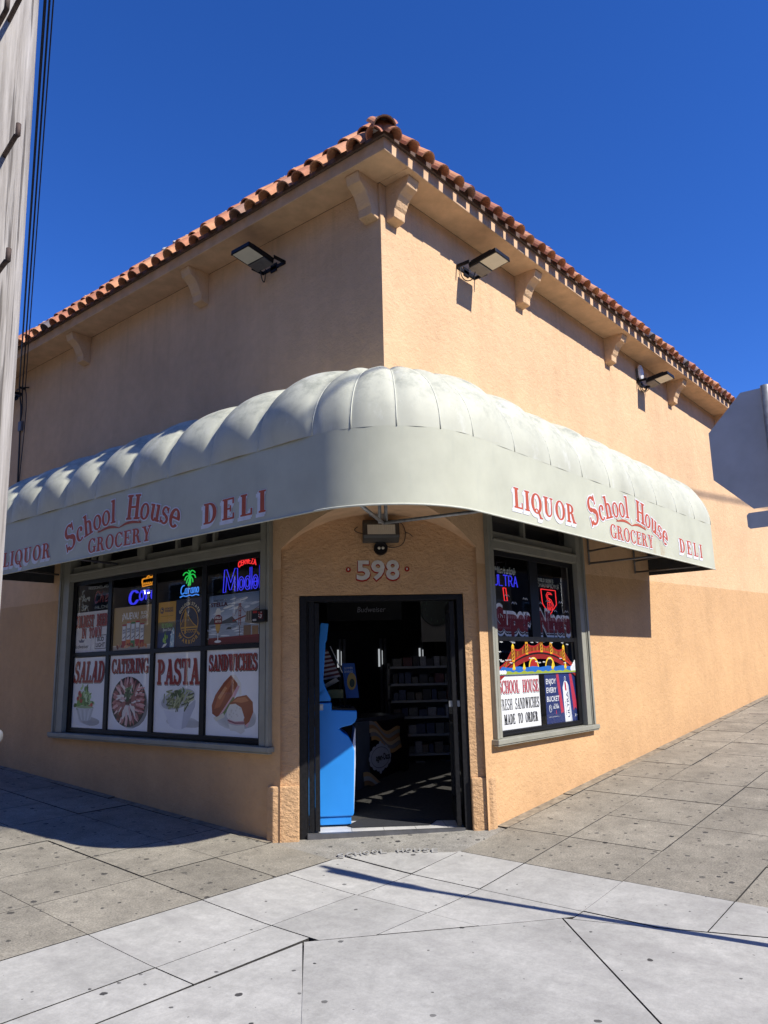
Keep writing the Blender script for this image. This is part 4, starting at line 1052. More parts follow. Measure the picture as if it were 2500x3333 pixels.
d.text('START WITH A', .08, .475, .022, '#3c3f4c', w=.22, bold=.02); d.text('STELLA', .03, .42, .045, '#4d1c22', w=.3, bold=.035)
d.poly([(.11, .3), (.22, .3), (.20, .17), (.18, .13), (.15, .13), (.125, .17)], '#b8914a'); d.poly([(.115, .3), (.215, .3), (.21, .37), (.19, .4), (.14, .4), (.12, .37)], (.6, .6, .58))
d.poly([(.1, .225), (.23, .225), (.235, .3), (.2, .325), (.165, .33), (.13, .325), (.095, .3)], '#6f1d20'); d.text('STELLA', .165, .285, .024, (.65, .63, .58), w=.11, bold=.03, align='c'); d.text('ARTOIS', .165, .245, .024, (.65, .63, .58), w=.11, bold=.03, align='c')
d.line([(.165, .13), (.165, .04)], .014, '#c9cdd2'); d.ell(.165, .035, .06, .014, (.62, .63, .65)); d.ell(.165, .137, .02, .014, '#9a7a40')
d.build('picture', t)
# right window, lower pane
t, d, W_, H_ = sheet_poster('R', 1.83, 2.722, .918, 1.493, 'sandwich_sign', 'white sign reading SCHOOL HOUSE FRESH SANDWICHES MADE TO ORDER', (.74, .745, .76), None)
e = Draw(d.O, d.U, d.V, d.N); e.k = 20
e.serif('SCHOOL HOUSE', .02, .875, .38, .135, '#2a1416', .02, .009, -.01, .02); e.serif('SCHOOL HOUSE', .02, .875, .38, .135, (.74, .72, .72), .02, .005, -.004, .02); e.serif('SCHOOL HOUSE', .02, .875, .38, .135, '#b0243a', .004, 0, 0, .02)
e.build('headline', t)
d.serif('FRESH SANDWICHES', .03, .87, .205, .115, '#121212', .004, 0, 0, .03); d.serif('MADE TO ORDER', .1, .82, .055, .105, '#121212', .004, 0, 0, .04)
d.build('lettering', t)
t, d, W_, H_ = sheet_poster('R', 2.858, 3.665, .918, 1.492, 'bucket_poster', 'dark blue poster reading ENJOY EVERY BUCKET beside a white can', '#10255e', None)
d.poly([(.28, .574), (.34, .574), (.47, .05), (.41, .12), (.36, .1)], '#b12d46'); d.poly([(.61, .574), (.67, .574), (.79, .11), (.72, .16), (.66, .1)], '#b12d46')
d.poly([(.34, .574), (.61, .574), (.7, .0), (.45, .0)], '#142c6c')
for i, s_ in enumerate(('ENJOY', 'EVERY', 'BUCKET')): d.text(s_, .03, .45 - .1 * i, .062, (.72, .73, .75), w=(.24, .24, .3)[i], bold=.012)
d.poly([(.43, .4), (.47, .47), (.54, .47), (.58, .42), (.63, .0), (.45, .0)], (.72, .73, .75)); d.poly([(.57, .42), (.63, .0), (.59, .0), (.54, .44)], (.55, .57, .62))
d.ring(.5, .5, .02, .03, .006, .006, (.7, .71, .73)); d.poly([(.48, .46), (.515, .46), (.53, .35), (.51, .37), (.49, .35)], '#b12d46')
d.text('ULTRA', .575, .05, .05, '#14245a', w=.3, rot=94, bold=.02); d.text('Michelob', .50, .08, .028, '#5a6484', w=.16, rot=94)
d.ring(.1, .17, .033, .042, .005, .005, (.7, .72, .75)); d.line([(.08, .15), (.085, .2), (.13, .15)], .005, (.7, .72, .75)); d.text('ULTRA', .17, .165, .035, (.7, .72, .75), w=.14, bold=.02); d.text('Michelob', .19, .205, .018, (.7, .72, .75), w=.1); d.rect(.23, .1, .245, .145, '#b12d46')
d.text('Proud Partner of the Golden State Warriors', .05, .07, .012, (.6, .62, .66), w=.25)
d.text('21 +', .7, .05, .03, (.7, .72, .75), w=.07, bold=.02)
d.build('picture', t)

# painting on the right-hand glass: bridge, bay and shore, with lettering above
def glass_paint(name, label, fn):
    d = Draw((0, .0515, 0), (1, 0, 0), (0, 0, 1), (0, -1, 0), .000022); fn(d)
    o = d.build(name, None, 'signpaint'); o.location = (0, 0, 0); return tag(o, label, 'painting')
def bridge(d):
    X0, X1 = 1.83, 3.66; cx = 2.76
    def deck(x): return 1.735 - .235 * ((x - cx) / .9) ** 2
    xs = [X0 + (X1 - X0) * k / 60 for k in range(61)]
    def band(f0, f1, c, a=0, b=60):
        for k in range(a, b): d.poly([(xs[k], f0(xs[k])), (xs[k + 1], f0(xs[k + 1])), (xs[k + 1], f1(xs[k + 1])), (xs[k], f1(xs[k]))], c)
    def cable(x):
        tw = [1.83, 2.16, 2.46, 2.79, 3.03, 3.34, 3.66]; hh = [1.56, 1.775, 1.835, 1.85, 1.825, 1.775, 1.56]
        for i in range(6):
            if tw[i] <= x <= tw[i + 1]:
                u = (x - tw[i]) / (tw[i + 1] - tw[i]); return hh[i] + (hh[i + 1] - hh[i]) * u - .05 * 4 * u * (1 - u)
        return 1.56
    band(lambda x: deck(x), lambda x: max(deck(x), cable(x)), '#3a0d0c')
    for k in range(64):
        x = X0 + .02 + (X1 - X0 - .04) * k / 64; d.line([(x, deck(x) + .015), (x, cable(x))], .011, rp.choice(['#c8641e', '#d98a24', '#b8441a']))
    band(lambda x: cable(x) - .006, lambda x: cable(x) + .014, '#a3211c')
    band(lambda x: deck(x) - .075, lambda x: deck(x) - .02, '#8e1c18'); band(lambda x: deck(x) - .02, lambda x: deck(x) + .0, '#120807'); band(lambda x: deck(x), lambda x: deck(x) + .02, '#b02a1e')
    for x, top in ((2.16, 1.8), (2.46, 1.86), (2.8, 1.885), (3.03, 1.855), (3.34, 1.8)):
        d.rect(x - .028, deck(x), x + .028, top, '#d09a1e'); d.rect(x - .018, deck(x) + .02, x + .018, top - .03, '#5e1410')
        z_ = deck(x) + .03
        while z_ < top - .05: d.line([(x - .018, z_), (x + .018, z_ + .03)], .006, '#d9b02a'); z_ += .04
        d.poly([(x - .028, top), (x + .028, top), (x, top + .03)], '#e6c52e')
    for x in (2.6, 2.98):
        d.ring(x, 1.555, .115, .125, .022, .022, '#d9b82c', 0, 180, 20); 
    d.ell(2.6, 1.555, .09, .1, '#9c1e16', 0, 16, 0, 180); d.ell(2.98, 1.555, .09, .1, '#160b09', 0, 16, 0, 180)
    P = [(X0, 1.52)] + [(X0 + (X1 - X0) * k / 20, 1.572 + .008 * math.sin(k * 1.7)) for k in range(1, 20)] + [(X1, 1.53), (X1, 1.49), (X0, 1.49)]
    d.poly(P, '#1f5fae')
    P = [(X0, 1.50)] + [(X0 + (X1 - X0) * k / 30, 1.522 + .01 * math.sin(k * 2.3) + .006 * math.sin(k * 5.1)) for k in range(1, 30)] + [(X1, 1.53), (X1, 1.493), (X0, 1.493)]
    d.poly(P, '#8c9c34')
    for x in (2.16, 2.38, 3.04, 3.36): d.poly([(x - .03, 1.555), (x + .035, 1.555), (x + .005, 1.63)], '#dfbf2c'); d.poly([(x - .035, 1.555), (x + .04, 1.555), (x + .02, 1.54), (x - .02, 1.54)], '#c9a021')
    for k in range(5): d.ell(3.52 + .03 * k, 1.54 + .012 * k, .03, .03 + .012 * k, (.68, .7, .7), 0, 10); d.ell(3.525 + .03 * k, 1.535 + .012 * k, .016, .018 + .01 * k, (.45, .48, .5), 0, 10)
    for k in range(3): d.ell(1.87 + .05 * k, 1.52, .035, .022, (.68, .7, .7), 0, 10)
    for k in range(26):
        x, z_ = rp.uniform(1.86, 3.62), rp.choice([rp.uniform(1.6, 1.66), rp.uniform(1.72, 1.84)])
        if z_ > 1.7 and 2.1 < x < 3.4: z_ = rp.uniform(1.835, 1.85)
        d.line([(x - .028, z_ + .006), (x - .012, z_ + .012), (x, z_), (x + .014, z_ + .011), (x + .03, z_ + .004)], .006, (.7, .72, .72))
bp = glass_paint('bridge_painting', 'painted red and gold bridge over blue water on the narrow window', bridge)
def words(d):
    for (w_, x0, x1, z_, h_) in (('Super', 1.86, 2.61, 1.985, .235), ('Niners', 2.81, 3.58, 1.985, .225)):
        for (dx, dz, c, b_) in ((-.014, .034, (.85, .85, .85), .075), (0, -.055, (.82, .83, .84), .07), (0, -.035, '#0c0c0d', .06), (0, -.022, (.62, .63, .64), .045), (0, -.012, '#0c0c0d', .05), (0, 0, '#7c1016', .065)):
            d.text(w_, x0 + dx, z_ + dz, h_, c, w=x1 - x0, bold=b_)
        n_ = len(w_)
        for k in range(n_ * 3): d.line([(x0 + .05 + (x1 - x0 - .1) * k / (n_ * 3), z_ + .15), (x0 + .045 + (x1 - x0 - .1) * k / (n_ * 3), z_ + .12)], .007, (.7, .5, .5))
    for x, z_ in ((2.1, 2.345), (2.5, 2.33), (2.83, 2.3), (3.04, 2.33), (3.36, 2.33), (2.25, 2.27), (3.5, 2.22), (3.19, 2.22)):
        d.line([(x - .05, z_), (x - .025, z_ + .02), (x, z_), (x + .025, z_ + .018), (x + .055, z_ - .002)], .009, (.7, .72, .72))
glass_paint('painted_slogan', 'painted dark red words Super Niners with white shadows on the upper glass', words)

# ================================================================== NEON SIGNS
def neon_mat(name, c, s): return emis(name, c, s)
NEON = dict(blue=neon_mat('blue_neon', (.05, .05, 1.0), .58), sky=neon_mat('light_blue_neon', (.06, .28, 1.0), .58), green=neon_mat('green_neon', (.03, .9, .12), .42), amber=neon_mat('amber_neon', (1.0, .36, .03), .5),
            red=neon_mat('red_neon', (1.0, .035, .04), .75))
M['tubeoff'] = simple('unlit_neon_glass', (.45, .5, .48), .25)
M['tubered'] = simple('unlit_red_tube', (.22, .03, .03), .3)
STK = {'A': [[(0, 0), (.3, 1), (.6, 0)], [(.12, .38), (.48, .38)]], 'C': [[(.58, .82), (.42, 1), (.16, 1), (0, .75), (0, .25), (.16, 0), (.42, 0), (.58, .18)]],
       'E': [[(.5, 1), (0, 1), (0, 0), (.5, 0)], [(0, .52), (.4, .52)]], 'L': [[(0, 1), (0, 0), (.5, 0)]], 'R': [[(0, 0), (0, 1), (.4, 1), (.54, .78), (.4, .52), (0, .52)], [(.28, .52), (.55, 0)]],
       'T': [[(0, 1), (.6, 1)], [(.3, 1), (.3, 0)]], 'U': [[(0, 1), (0, .2), (.15, 0), (.4, 0), (.55, .2), (.55, 1)]], 'V': [[(0, 1), (.28, 0), (.56, 1)]], 'Z': [[(0, 1), (.52, 1), (0, 0), (.54, 0)]],
       'a': [[(.42, .6), (.1, .6), (0, .3), (.1, 0), (.42, .05)], [(.44, .64), (.44, .08), (.54, 0)]], 'r': [[(0, .6), (.05, .6), (.05, 0)], [(.05, .42), (.2, .6), (.36, .56)]],
       'n': [[(0, .62), (0, 0)], [(0, .45), (.16, .62), (.34, .58), (.38, .4), (.38, 0)]], 'o': [[(.2, .62), (.04, .5), (0, .3), (.06, .06), (.22, 0), (.38, .08), (.42, .3), (.36, .55), (.2, .62)]],
       'M': [[(0, 0), (.08, 1), (.36, .2), (.64, 1), (.74, 0)]], 'i': [[(0, .6), (.0, .05), (.1, 0)], [(.02, .8), (.03, .84)]], 'c': [[(.36, .52), (.2, .62), (.02, .4), (.04, .1), (.2, 0), (.38, .1)]],
       'h': [[(0, 0), (.06, 1)], [(.02, .4), (.2, .6), (.34, .5), (.34, .05), (.44, 0)]], 'e': [[(.02, .32), (.36, .36), (.3, .58), (.14, .62), (0, .36), (.06, .06), (.22, 0), (.38, .1)]],
       'l': [[(0, 1), (.0, .1), (.1, 0)]], 'b': [[(0, 1), (0, 0), (.26, 0), (.36, .3), (.2, .58), (.02, .5)]],
       'H': [[(0, 0), (0, 1)], [(.5, 0), (.5, 1)], [(0, .5), (.5, .5)]], 'P': [[(0, 0), (0, 1), (.4, 1), (.52, .76), (.4, .5), (0, .5)]], 'I': [[(0, 0), (0, 1)]], 'O': [[(.3, 1), (.05, .8), (0, .5), (.05, .2), (.3, 0), (.55, .2), (.6, .5), (.55, .8), (.3, 1)]],
       'N': [[(0, 0), (0, 1), (.5, 0), (.5, 1)]], 'S': [[(.52, .84), (.36, 1), (.12, .98), (0, .76), (.14, .56), (.4, .44), (.54, .24), (.4, .02), (.14, 0), (0, .16)]], 'W': [[(0, 1), (.18, 0), (.38, .8), (.58, 0), (.78, 1)]], 'D': [[(0, 0), (0, 1), (.3, 1), (.5, .76), (.5, .24), (.3, 0), (0, 0)]], ' ': []}
def neon_thing(side, a, z, name, label, depth=.075):
    O = Vector((depth, a, z)) if side == 'L' else Vector((a, depth, z)); U = Vector((0, -1, 0)) if side == 'L' else Vector((1, 0, 0))
    t = thing(name, label, 'neon sign', tuple(O)); return t, (lambda x, y, k=0: O + U * x + Vector((0, 0, y)) + (Vector((k, 0, 0)) if side == 'L' else Vector((0, k, 0))))
def smooth_path(p, it=2):
    for _ in range(it):
        if len(p) < 3: return p
        q = [p[0]]
        for a, b in zip(p, p[1:]): q += [tuple(.75 * x + .25 * y for x, y in zip(a, b)), tuple(.25 * x + .75 * y for x, y in zip(a, b))]
        p = q + [p[-1]]
    return p
def stroke(mb, f, body, x0, x1, y, h, r, slant=0.0, off=(0,), curve=False, arch=0.0):
    wds = {'I': .16, 'i': .2, 'l': .2, ' ': .3}
    ws = [wds.get(c, max([max(q[0] for q in s_) for s_ in STK[c]] + [.3]) + .2) for c in body]; tot = sum(ws) - .2; k = (x1 - x0) / tot; x = 0
    for c, w_ in zip(body, ws):
        for s_ in STK[c]:
            for o_ in off:
                pts = [(x0 + (x + q[0]) * k + slant * q[1] * h + o_ * .7, y + q[1] * h + o_ + arch * (1 - (2 * ((x + q[0]) / tot) - 1) ** 2)) for q in s_]
                if curve: pts = smooth_path(pts)
                mb.tube([f(*q) for q in pts], r, 6)
        x += w_
def hang(mb, f, xs, y0, y1):
    for x in xs: mb.tube([f(x, y0), f(x, y1)], .003, 5)
# crown sign
t, f = neon_thing('L', 4.36, 2.46, 'crown_neon_sign', 'neon sign with an amber crown over thick blue letters')
b = MB()
b.tube([f(*p) for p in ((.30, .2), (.55, .21), (.56, .3), (.29, .29), (.3, .2))], .007, 6)
b.tube([f(*p) for p in smooth_path([(.29, .24), (.28, .27), (.32, .3), (.37, .29), (.42, .33), (.47, .3), (.53, .32), (.57, .28), (.56, .24)])], .007, 6)
for k in range(5): b.tube([f(*p) for p in smooth_path([(.32 + .045 * k, .22), (.33 + .045 * k, .25), (.35 + .045 * k, .22)])], .005, 6)
b.build('crown', NEON['amber'], t)
b = MB()
for off_ in ((-.018, 0), (0, 0), (.018, 0)):
    b.tube([f(x + off_[0], y + off_[1]) for x, y in smooth_path([(.2, .13), (.12, .17), (.04, .13), (.02, .05), (.06, .0), (.14, -.01), (.2, .04)])], .008, 6)
stroke(b, f, 'oro', .24, .58, .03, .17, .009, 0, (0, .014)); b.build('lettering', NEON['blue'], t)
b = MB(); hang(b, f, (.34, .5), .3, .36); b.box(tuple(f(.05, .0, .03)), tuple(f(.5, .02, .05))); b.build('bracket', M['black'], t)
# palm sign
t, f = neon_thing('L', 3.27, 2.46, 'palm_neon_sign', 'neon sign with a green palm tree over light blue script')
b = MB()
for p in ([(.18, .24), (.14, .29), (.08, .29), (.05, .26)], [(.18, .24), (.14, .25), (.1, .235), (.085, .2)], [(.18, .24), (.19, .3), (.24, .305), (.28, .275)], [(.18, .24), (.22, .265), (.27, .25), (.29, .215)], [(.18, .24), (.18, .285), (.155, .31)], [(.165, .235), (.13, .2), (.12, .16)], [(.2, .235), (.235, .205), (.24, .165)]): b.tube([f(*q) for q in smooth_path(p)], .007, 6)
b.build('fronds', NEON['green'], t)
b = MB(); b.tube([f(*q) for q in smooth_path([(.18, .24), (.175, .18), (.155, .13)])], .008, 6); b.tube([f(*q) for q in smooth_path([(.19, .24), (.2, .18), (.19, .13)])], .006, 6); b.build('trunk', NEON['green'], t)
b = MB(); b.tube([f(*q) for q in smooth_path([(.08, .14), (.03, .13), (.01, .07), (.03, .035), (.08, .05)])], .007, 6); stroke(b, f, 'arano', .09, .35, .04, .1, .006, .12, (0,), True)
b.tube([f(*q) for q in smooth_path([(.0 + .06 * k, .005 + .018 * (k % 2)) for k in range(7)])], .007, 6); b.build('lettering', NEON['sky'], t)
b = MB(); hang(b, f, (.12, .24), .29, .34); b.build('bracket', M['black'], t)
# big blue sign
t, f = neon_thing('L', 2.47, 2.46, 'outlined_neon_sign', 'neon sign with tall outlined blue letters under red capitals')
b = MB()
for gi, (poly) in enumerate((
    [(0, 0), (.02, .25), (.06, .25), (.13, .1), (.2, .25), (.245, .25), (.25, 0), (.205, 0), (.2, .16), (.14, .02), (.115, .02), (.06, .17), (.045, 0), (0, 0)],)):
    b.tube([f(*q) for q in poly], .0048, 6)
def oring(cx, cy, rx, ry):
    for s_ in (1.0, .55): b.tube([f(cx + rx * s_ * math.cos(2 * math.pi * k / 14), cy + ry * (s_ if s_ == 1 else .62) * math.sin(2 * math.pi * k / 14)) for k in range(14)], .0048, 6, True)
oring(.31, .075, .048, .075); oring(.415, .075, .048, .075); oring(.545, .075, .045, .075)
for x in (.455, .485): b.tube([f(x, 0), f(x, .24)], .0048, 6)
b.tube([f(.505, .075), f(.585, .08)], .007, 6)
for x in (.612, .642): b.tube([f(x, 0), f(x, .25)], .0048, 6)
b.build('lettering', NEON['blue'], t)
b = MB(); stroke(b, f, 'CERVEZA', .26, .55, .255, .055, .006, 0, (0,), False, .03); b.build('top_lettering', NEON['red'], t)
b = MB(); hang(b, f, (.1, .3, .5), .24, .37); b.build('bracket', M['black'], t)
# unlit script sign at the far end
t, f = neon_thing('L', 5.52, 2.45, 'unlit_neon_sign', 'unlit clear and red script sign in the farthest upper pane')
b = MB(); stroke(b, f, 'Chel', .34, .7, .08, .14, .008, .2, (0, .012), True); b.build('lettering', M['tubered'], t)
b = MB(); stroke(b, f, 'ROSCHELADA', .18, .72, .27, .035, .004); stroke(b, f, 'MILCHE', .36, .7, .0, .04, .004)
for k in range(16):
    x = rp.uniform(.0, .22); y = rp.uniform(-.0, .3); b.tube([f(*q) for q in smooth_path([(x + rp.uniform(-.06, .06), y + rp.uniform(-.05, .05)) for _ in range(4)])], .006, 6)
b.build('outline', M['tubeoff'], t)
# right window signs
t, f = neon_thing('R', 1.86, 2.30, 'script_neon_sign', 'neon sign with pale script over blue capitals and a red can')
b = MB(); stroke(b, f, 'ULTRA', .03, .53, .165, .12, .0062, 0, (0,)); b.build('lettering', NEON['blue'], t)
b = MB(); stroke(b, f, 'Michelob', .03, .48, .305, .07, .007, .35, (0, .008), True); b.build('script', M['tubeoff'], t)
b = MB(); b.tube([f(*q) for q in ((.21, .14), (.27, .14), (.29, .0), (.23, .0), (.21, .14))], .006, 6); b.build('can', NEON['red'], t)
b = MB(); hang(b, f, (.1, .3), .37, .5); b.tube([f(.02, .4, .03), f(.4, .46, .03)], .005, 5); b.tube([f(.05, .45, .03), f(.2, .38, .03)], .005, 5); b.build('bracket', M['black'], t)
t, f = neon_thing('R', 2.83, 2.18, 'pennant_neon_sign', 'red neon baseball pennant with interlocked letters under pale capitals')
b = MB(); b.tube([f(*q) for q in ((.10, .30), (.46, .30), (.47, .13), (.40, .08), (.29, .0), (.18, .08), (.12, .13), (.10, .30))], .0058, 6)
for s_ in ([(.35, .26), (.26, .27), (.22, .23), (.25, .18), (.32, .16), (.36, .12), (.33, .08), (.24, .08)], [(.37, .245), (.28, .25), (.25, .23), (.27, .2), (.34, .18), (.39, .12), (.35, .06), (.25, .06)], [(.25, .15), (.25, .03)], [(.25, .15), (.33, .15)], [(.3, .2), (.3, .05)]): b.tube([f(*q) for q in s_], .005, 6)
b.build('emblem', NEON['red'], t)
b = MB(); stroke(b, f, 'WORLD SERIES', .0, .42, .39, .04, .0045); stroke(b, f, 'CHAMPIONS', .0, .55, .325, .05, .005); b.build('lettering', M['tubeoff'], t)
b = MB(); b.tube([f(.1, .31, .02), f(.1, .6, .02)], .004, 5); b.tube([f(.4, .31, .02), f(.42, .6, .02)], .004, 5); b.build('bracket', M['black'], t)
#@@LAMPS@@

# ================================================================== LAMPS AND BOXES ON THE WALLS
def wall_frame(side, a, z):   # x out of the wall, y along it (to the viewer's right), z up
    if side == 'L': return Matrix(((-1, 0, 0, 0), (0, -1, 0, a), (0, 0, 1, z), (0, 0, 0, 1)))
    return Matrix(((0, 1, 0, a), (-1, 0, 0, 0), (0, 0, 1, z), (0, 0, 0, 1)))
def flood(side, a, z, label, tilt=8, face=False):
    F = wall_frame(side, a, z)
    t = thing('floodlight', label, 'floodlight', tuple(F.translation), 0, 'floodlights under the eaves')
    T = F @ Matrix.Translation((.12, .0, -.02)) @ Matrix.Rotation(R_(-tilt), 4, 'Y') @ Matrix.Diagonal((.86, .84, 1, 1))
    b = MB(); b.use(M['darkmetal']); b.box((.0, -.155, -.035), (.17, .155, -.02), T); b.use(M['black']); b.box((.02, -.175, -.02), (.44, .175, .03), T)
    for k in range(9): b.box((.05, -.15 + .036 * k, .03), (.36, -.142 + .036 * k, .055), T)
    for sx, sy in ((.02, -.175), (.02, .155), (.42, -.175), (.42, .155)): b.box((sx, sy, -.028), (sx + .02, sy + .02, -.02), T)
    b.build('housing', None, t, .004)
    b = MB(); b.add([T @ Vector(p) for p in ((.185, -.15, -.021), (.42, -.15, -.021), (.42, .15, -.021), (.185, .15, -.021), (.215, -.115, -.012), (.395, -.115, -.012), (.395, .115, -.012), (.215, .115, -.012))], [(0, 1, 5, 4), (1, 2, 6, 5), (2, 3, 7, 6), (3, 0, 4, 7)]); b.build('reflector', M['galv'], t)
    b = MB(); b.add([T @ Vector(p) for p in ((.18, -.155, -.0225), (.425, -.155, -.0225), (.425, .155, -.0225), (.18, .155, -.0225))], [(0, 1, 2, 3)]); b.build('lens', M['lens'], t)
    b = MB(); b.use(M['black']); b.box((0, -.05, -.05), (.012, .05, .05), F); b.box((.01, -.19, -.02), (.17, -.178, .02), F); b.box((.01, .178, -.02), (.17, .19, .02), F); b.box((.0, -.19, -.02), (.012, .19, .02), F)
    b.build('mount', None, t)
    b = MB(); b.tube([F @ Vector(q) for q in smooth_path([(.16, -.05, -.07), (.13, -.06, -.16), (.06, -.1, -.17), (.02, -.13, -.1), (.015, -.13, .03)])], .006, 6); b.build('cable', M['wire'], t)
    return t
flood('L', 1.57, 6.03, 'floodlight on the shaded wall beside the corner bracket'); flood('L', 7.75, 6.04, 'floodlight on the shaded wall, half hidden by the utility pole')
flood('R', 1.50, 6.0, 'floodlight on the sunlit wall nearest the corner'); flood('R', 6.55, 6.03, 'smaller looking floodlight on the sunlit wall beside a white cover')
F = wall_frame('R', 6.42, 6.18); t = thing('junction_box', 'small box with a pale oval cover on the sunlit wall', 'junction box', tuple(F.translation))
b = MB(); b.box((0, -.06, -.1), (.05, .06, .07), F); b.build('box', M['darkmetal'], t, .006)
b = MB(); b.lathe([(.0, .05), (.04, .044), (.075, .025), (.085, 0)], F @ Matrix.Translation((.05, .01, 0)) @ Matrix.Rotation(R_(90), 4, 'Y') @ Matrix.Diagonal((1.7, 1, 1, 1)), 18); b.build('cover', M['white'], t)
b = MB(); b.tube([F @ Vector(q) for q in smooth_path([(.02, 0, -.1), (.04, .02, -.24), (.06, .09, -.3), (.1, .16, -.2)])], .008, 6); b.build('cable', M['wire'], t); b = MB(); b.tube([F @ Vector(q) for q in smooth_path([(.02, -.03, -.1), (.03, 0, -.28), (.05, .1, -.33), (.1, .18, -.2)])], .006, 6); b.build('cable', M['wire'], t)
# wall pack over the door
t = thing('wall_light', 'bronze box light with a ribbed lens above the house number', 'wall light', tuple(ch(.018, 0, 3.0)))
FC = TC @ Matrix.Translation((.018, 0, 3.0)) @ Matrix.Rotation(R_(0), 4, 'Z')
b = MB(); b.use(M['bronze'])
b.prism([(-.0, -.115), (-.06, -.115), (-.14, -.075), (-.15, -.05), (-.12, .08), (-.09, .12), (0, .12)], -.19, .19, FC @ Matrix(((0, 0, 1, 0), (1, 0, 0, 0), (0, 1, 0, 0), (0, 0, 0, 1)))); b.build('housing', None, t, .008)
b = MB()
for k in range(14):
    x0, x1 = -.145 + .29 * k / 14, -.145 + .29 * (k + 1) / 14; xm = (x0 + x1) / 2
    b.add([FC @ Vector(p) for p in ((x0, -.153, -.045), (xm, -.158, -.045), (x1, -.153, -.045), (x1, -.129, .06), (xm, -.134, .06), (x0, -.129, .06))], [(0, 1, 4, 5), (1, 2, 3, 4)])
b.build('lens', M['lens'], t)
b = MB(); b.tube([FC @ Vector(q) for q in smooth_path([(.19, -.06, .1), (.24, -.03, .08), (.27, -.02, -.02), (.24, -.02, -.14), (.12, -.02, -.17), (.05, -.03, -.15)])], .004, 6); b.build('cable', M['wire'], t); b = MB(); b.tube([FC @ Vector(q) for q in smooth_path([(.26, -.02, .0), (.31, -.02, -.02), (.34, -.02, -.05)])], .004, 6); b.build('cable', M['wire'], t); b = MB(); b.tube([FC @ Vector(q) for q in smooth_path([(-.19, -.05, -.02), (-.25, -.02, .0), (-.28, -.01, .03), (-.24, -.01, .06)])], .004, 6); b.build('cable', M['wire'], t)
t = thing('sensor_light', 'round black twin sensor hanging below the box light', 'sensor', tuple(ch(.015, -.03, 2.82)))
FS = TC @ Matrix.Translation((.015, -.02, 2.825)) @ Matrix.Rotation(R_(90), 4, 'X')
b = MB(); b.lathe([(.07, -.02), (.074, .03), (.066, .05), (.05, .045)], FS, 28); b.build('housing', M['black'], t)
for x in (-.018, .022):
    b = MB(); b.lathe([(.016, .046), (.012, .054), (.004, .058)], FS @ Matrix.Translation((x, .0, 0)), 14); b.build('lens', M['lens'], t)
t = thing('conduit_box', 'round grey conduit box on the wall behind the awning brace', 'conduit box', tuple(ch(.0, -.02, 3.16)))
b = MB(); b.use(M['galv']); b.lathe([(.06, 0), (.062, .05), (.055, .055)], TC @ Matrix.Translation((.02, 0, 3.165)) @ Matrix.Rotation(R_(90), 4, 'X'), 20); b.build('box', None, t)
b = MB(); b.use(M['galv']); b.tube([ch(-.04, -.03, 3.175), ch(-.1, -.03, 3.18)], .014, 8); b.build('conduit', None, t)
# key box at the window corner
t = thing('key_box', 'small black box with a red label on the long window frame', 'box', (-.03, 1.68, 2.15))
b = MB(); b.box((-.1, 1.578, 2.085), (-.036, 1.775, 2.21)); b.build('case', M['black'], t, .006)
d = Draw((-.1015, 1.775, 2.085), (0, -1, 0), (0, 0, 1), (-1, 0, 0), .0006); d.rect(.02, .095, .085, .118, '#a0281e'); d.rect(.02, .015, .075, .035, (.4, .4, .4)); d.rect(.11, .03, .175, .108, '#4a1518')
for k in range(14): d.ell(.142 + rp.uniform(-.025, .025), .07 + rp.uniform(-.03, .03), .009, .007, rp.choice([(.6, .55, .52), '#a0281e', (.5, .42, .4)]), rp.uniform(0, 90), 8)
d.build('label', t, 'print')

# ================================================================== INSIDE THE SHOP
blue = NT('blue_moulded_plastic'); bc = blue.ramp(blue.noise(3, 3), [(.3, (.018, .24, .7)), (.7, (.022, .265, .76))]); blue.bsdf(bc, .42, spec=.5, bump=blue.noise(120, 2), bstr=.06, bdist=.002); M['blue'] = blue.m
t = thing('arcade_cabinet', 'bright blue upright arcade cabinet standing just inside the doorway', 'arcade cabinet', tuple(ch(-.5, .5, .02)))
lowp = [(-.86, .12), (-.30, .12), (-.288, .145), (-.283, .35), (-.277, .6), (-.272, .76), (-.29, .83), (-.33, .905), (-.40, .955), (-.43, .985), (-.40, 1.0), (-.30, 1.02), (-.262, 1.05), (-.243, 1.09), (-.243, 1.165), (-.505, 1.178), (-.505, 1.252), (-.86, 1.255)]
upp = [(-.86, 1.268), (-.514, 1.268), (-.514, 1.30), (-.562, 1.395), (-.59, 1.48), (-.578, 1.66), (-.562, 1.885), (-.55, 1.9), (-.53, 2.075), (-.61, 2.085), (-.62, 2.06), (-.66, 1.6), (-.70, 1.268)]
TS = TC @ Matrix(((1, 0, 0, 0), (0, 0, 1, 0), (0, 1, 0, 0), (0, 0, 0, 1)))
b = MB(); b.prism(lowp, .32, .92, TS); b.build('lower_shell', M['blue'], t, .012)
b = MB(); b.prism(upp, .325, .915, TS); b.build('upper_shell', M['blue'], t, .01)
b = MB(); b.prism([(-.86, .04), (-.315, .04), (-.315, .118), (-.86, .118)], .335, .9, TS); b.build('plinth', M['blue'], t, .008)
b = MB(); b.prism([(-.50, 1.18), (-.25, 1.168), (-.25, 1.182), (-.50, 1.196)], .34, .9, TS); 
for k in range(4): b.tube([ch(-.42 + .04 * k, .45 + .08 * k, 1.18), ch(-.42 + .04 * k, .45 + .08 * k, 1.215)], .014, 8)
b.build('control_panel', M['black'], t)
b = MB(); b.prism([(-.286, .15), (-.262, .62), (-.258, .98), (-.262, .985), (-.29, .82)], .36, .88, TS); b.build('front_panel', simple('white_front_panel', (.6, .62, .66), .4), t)
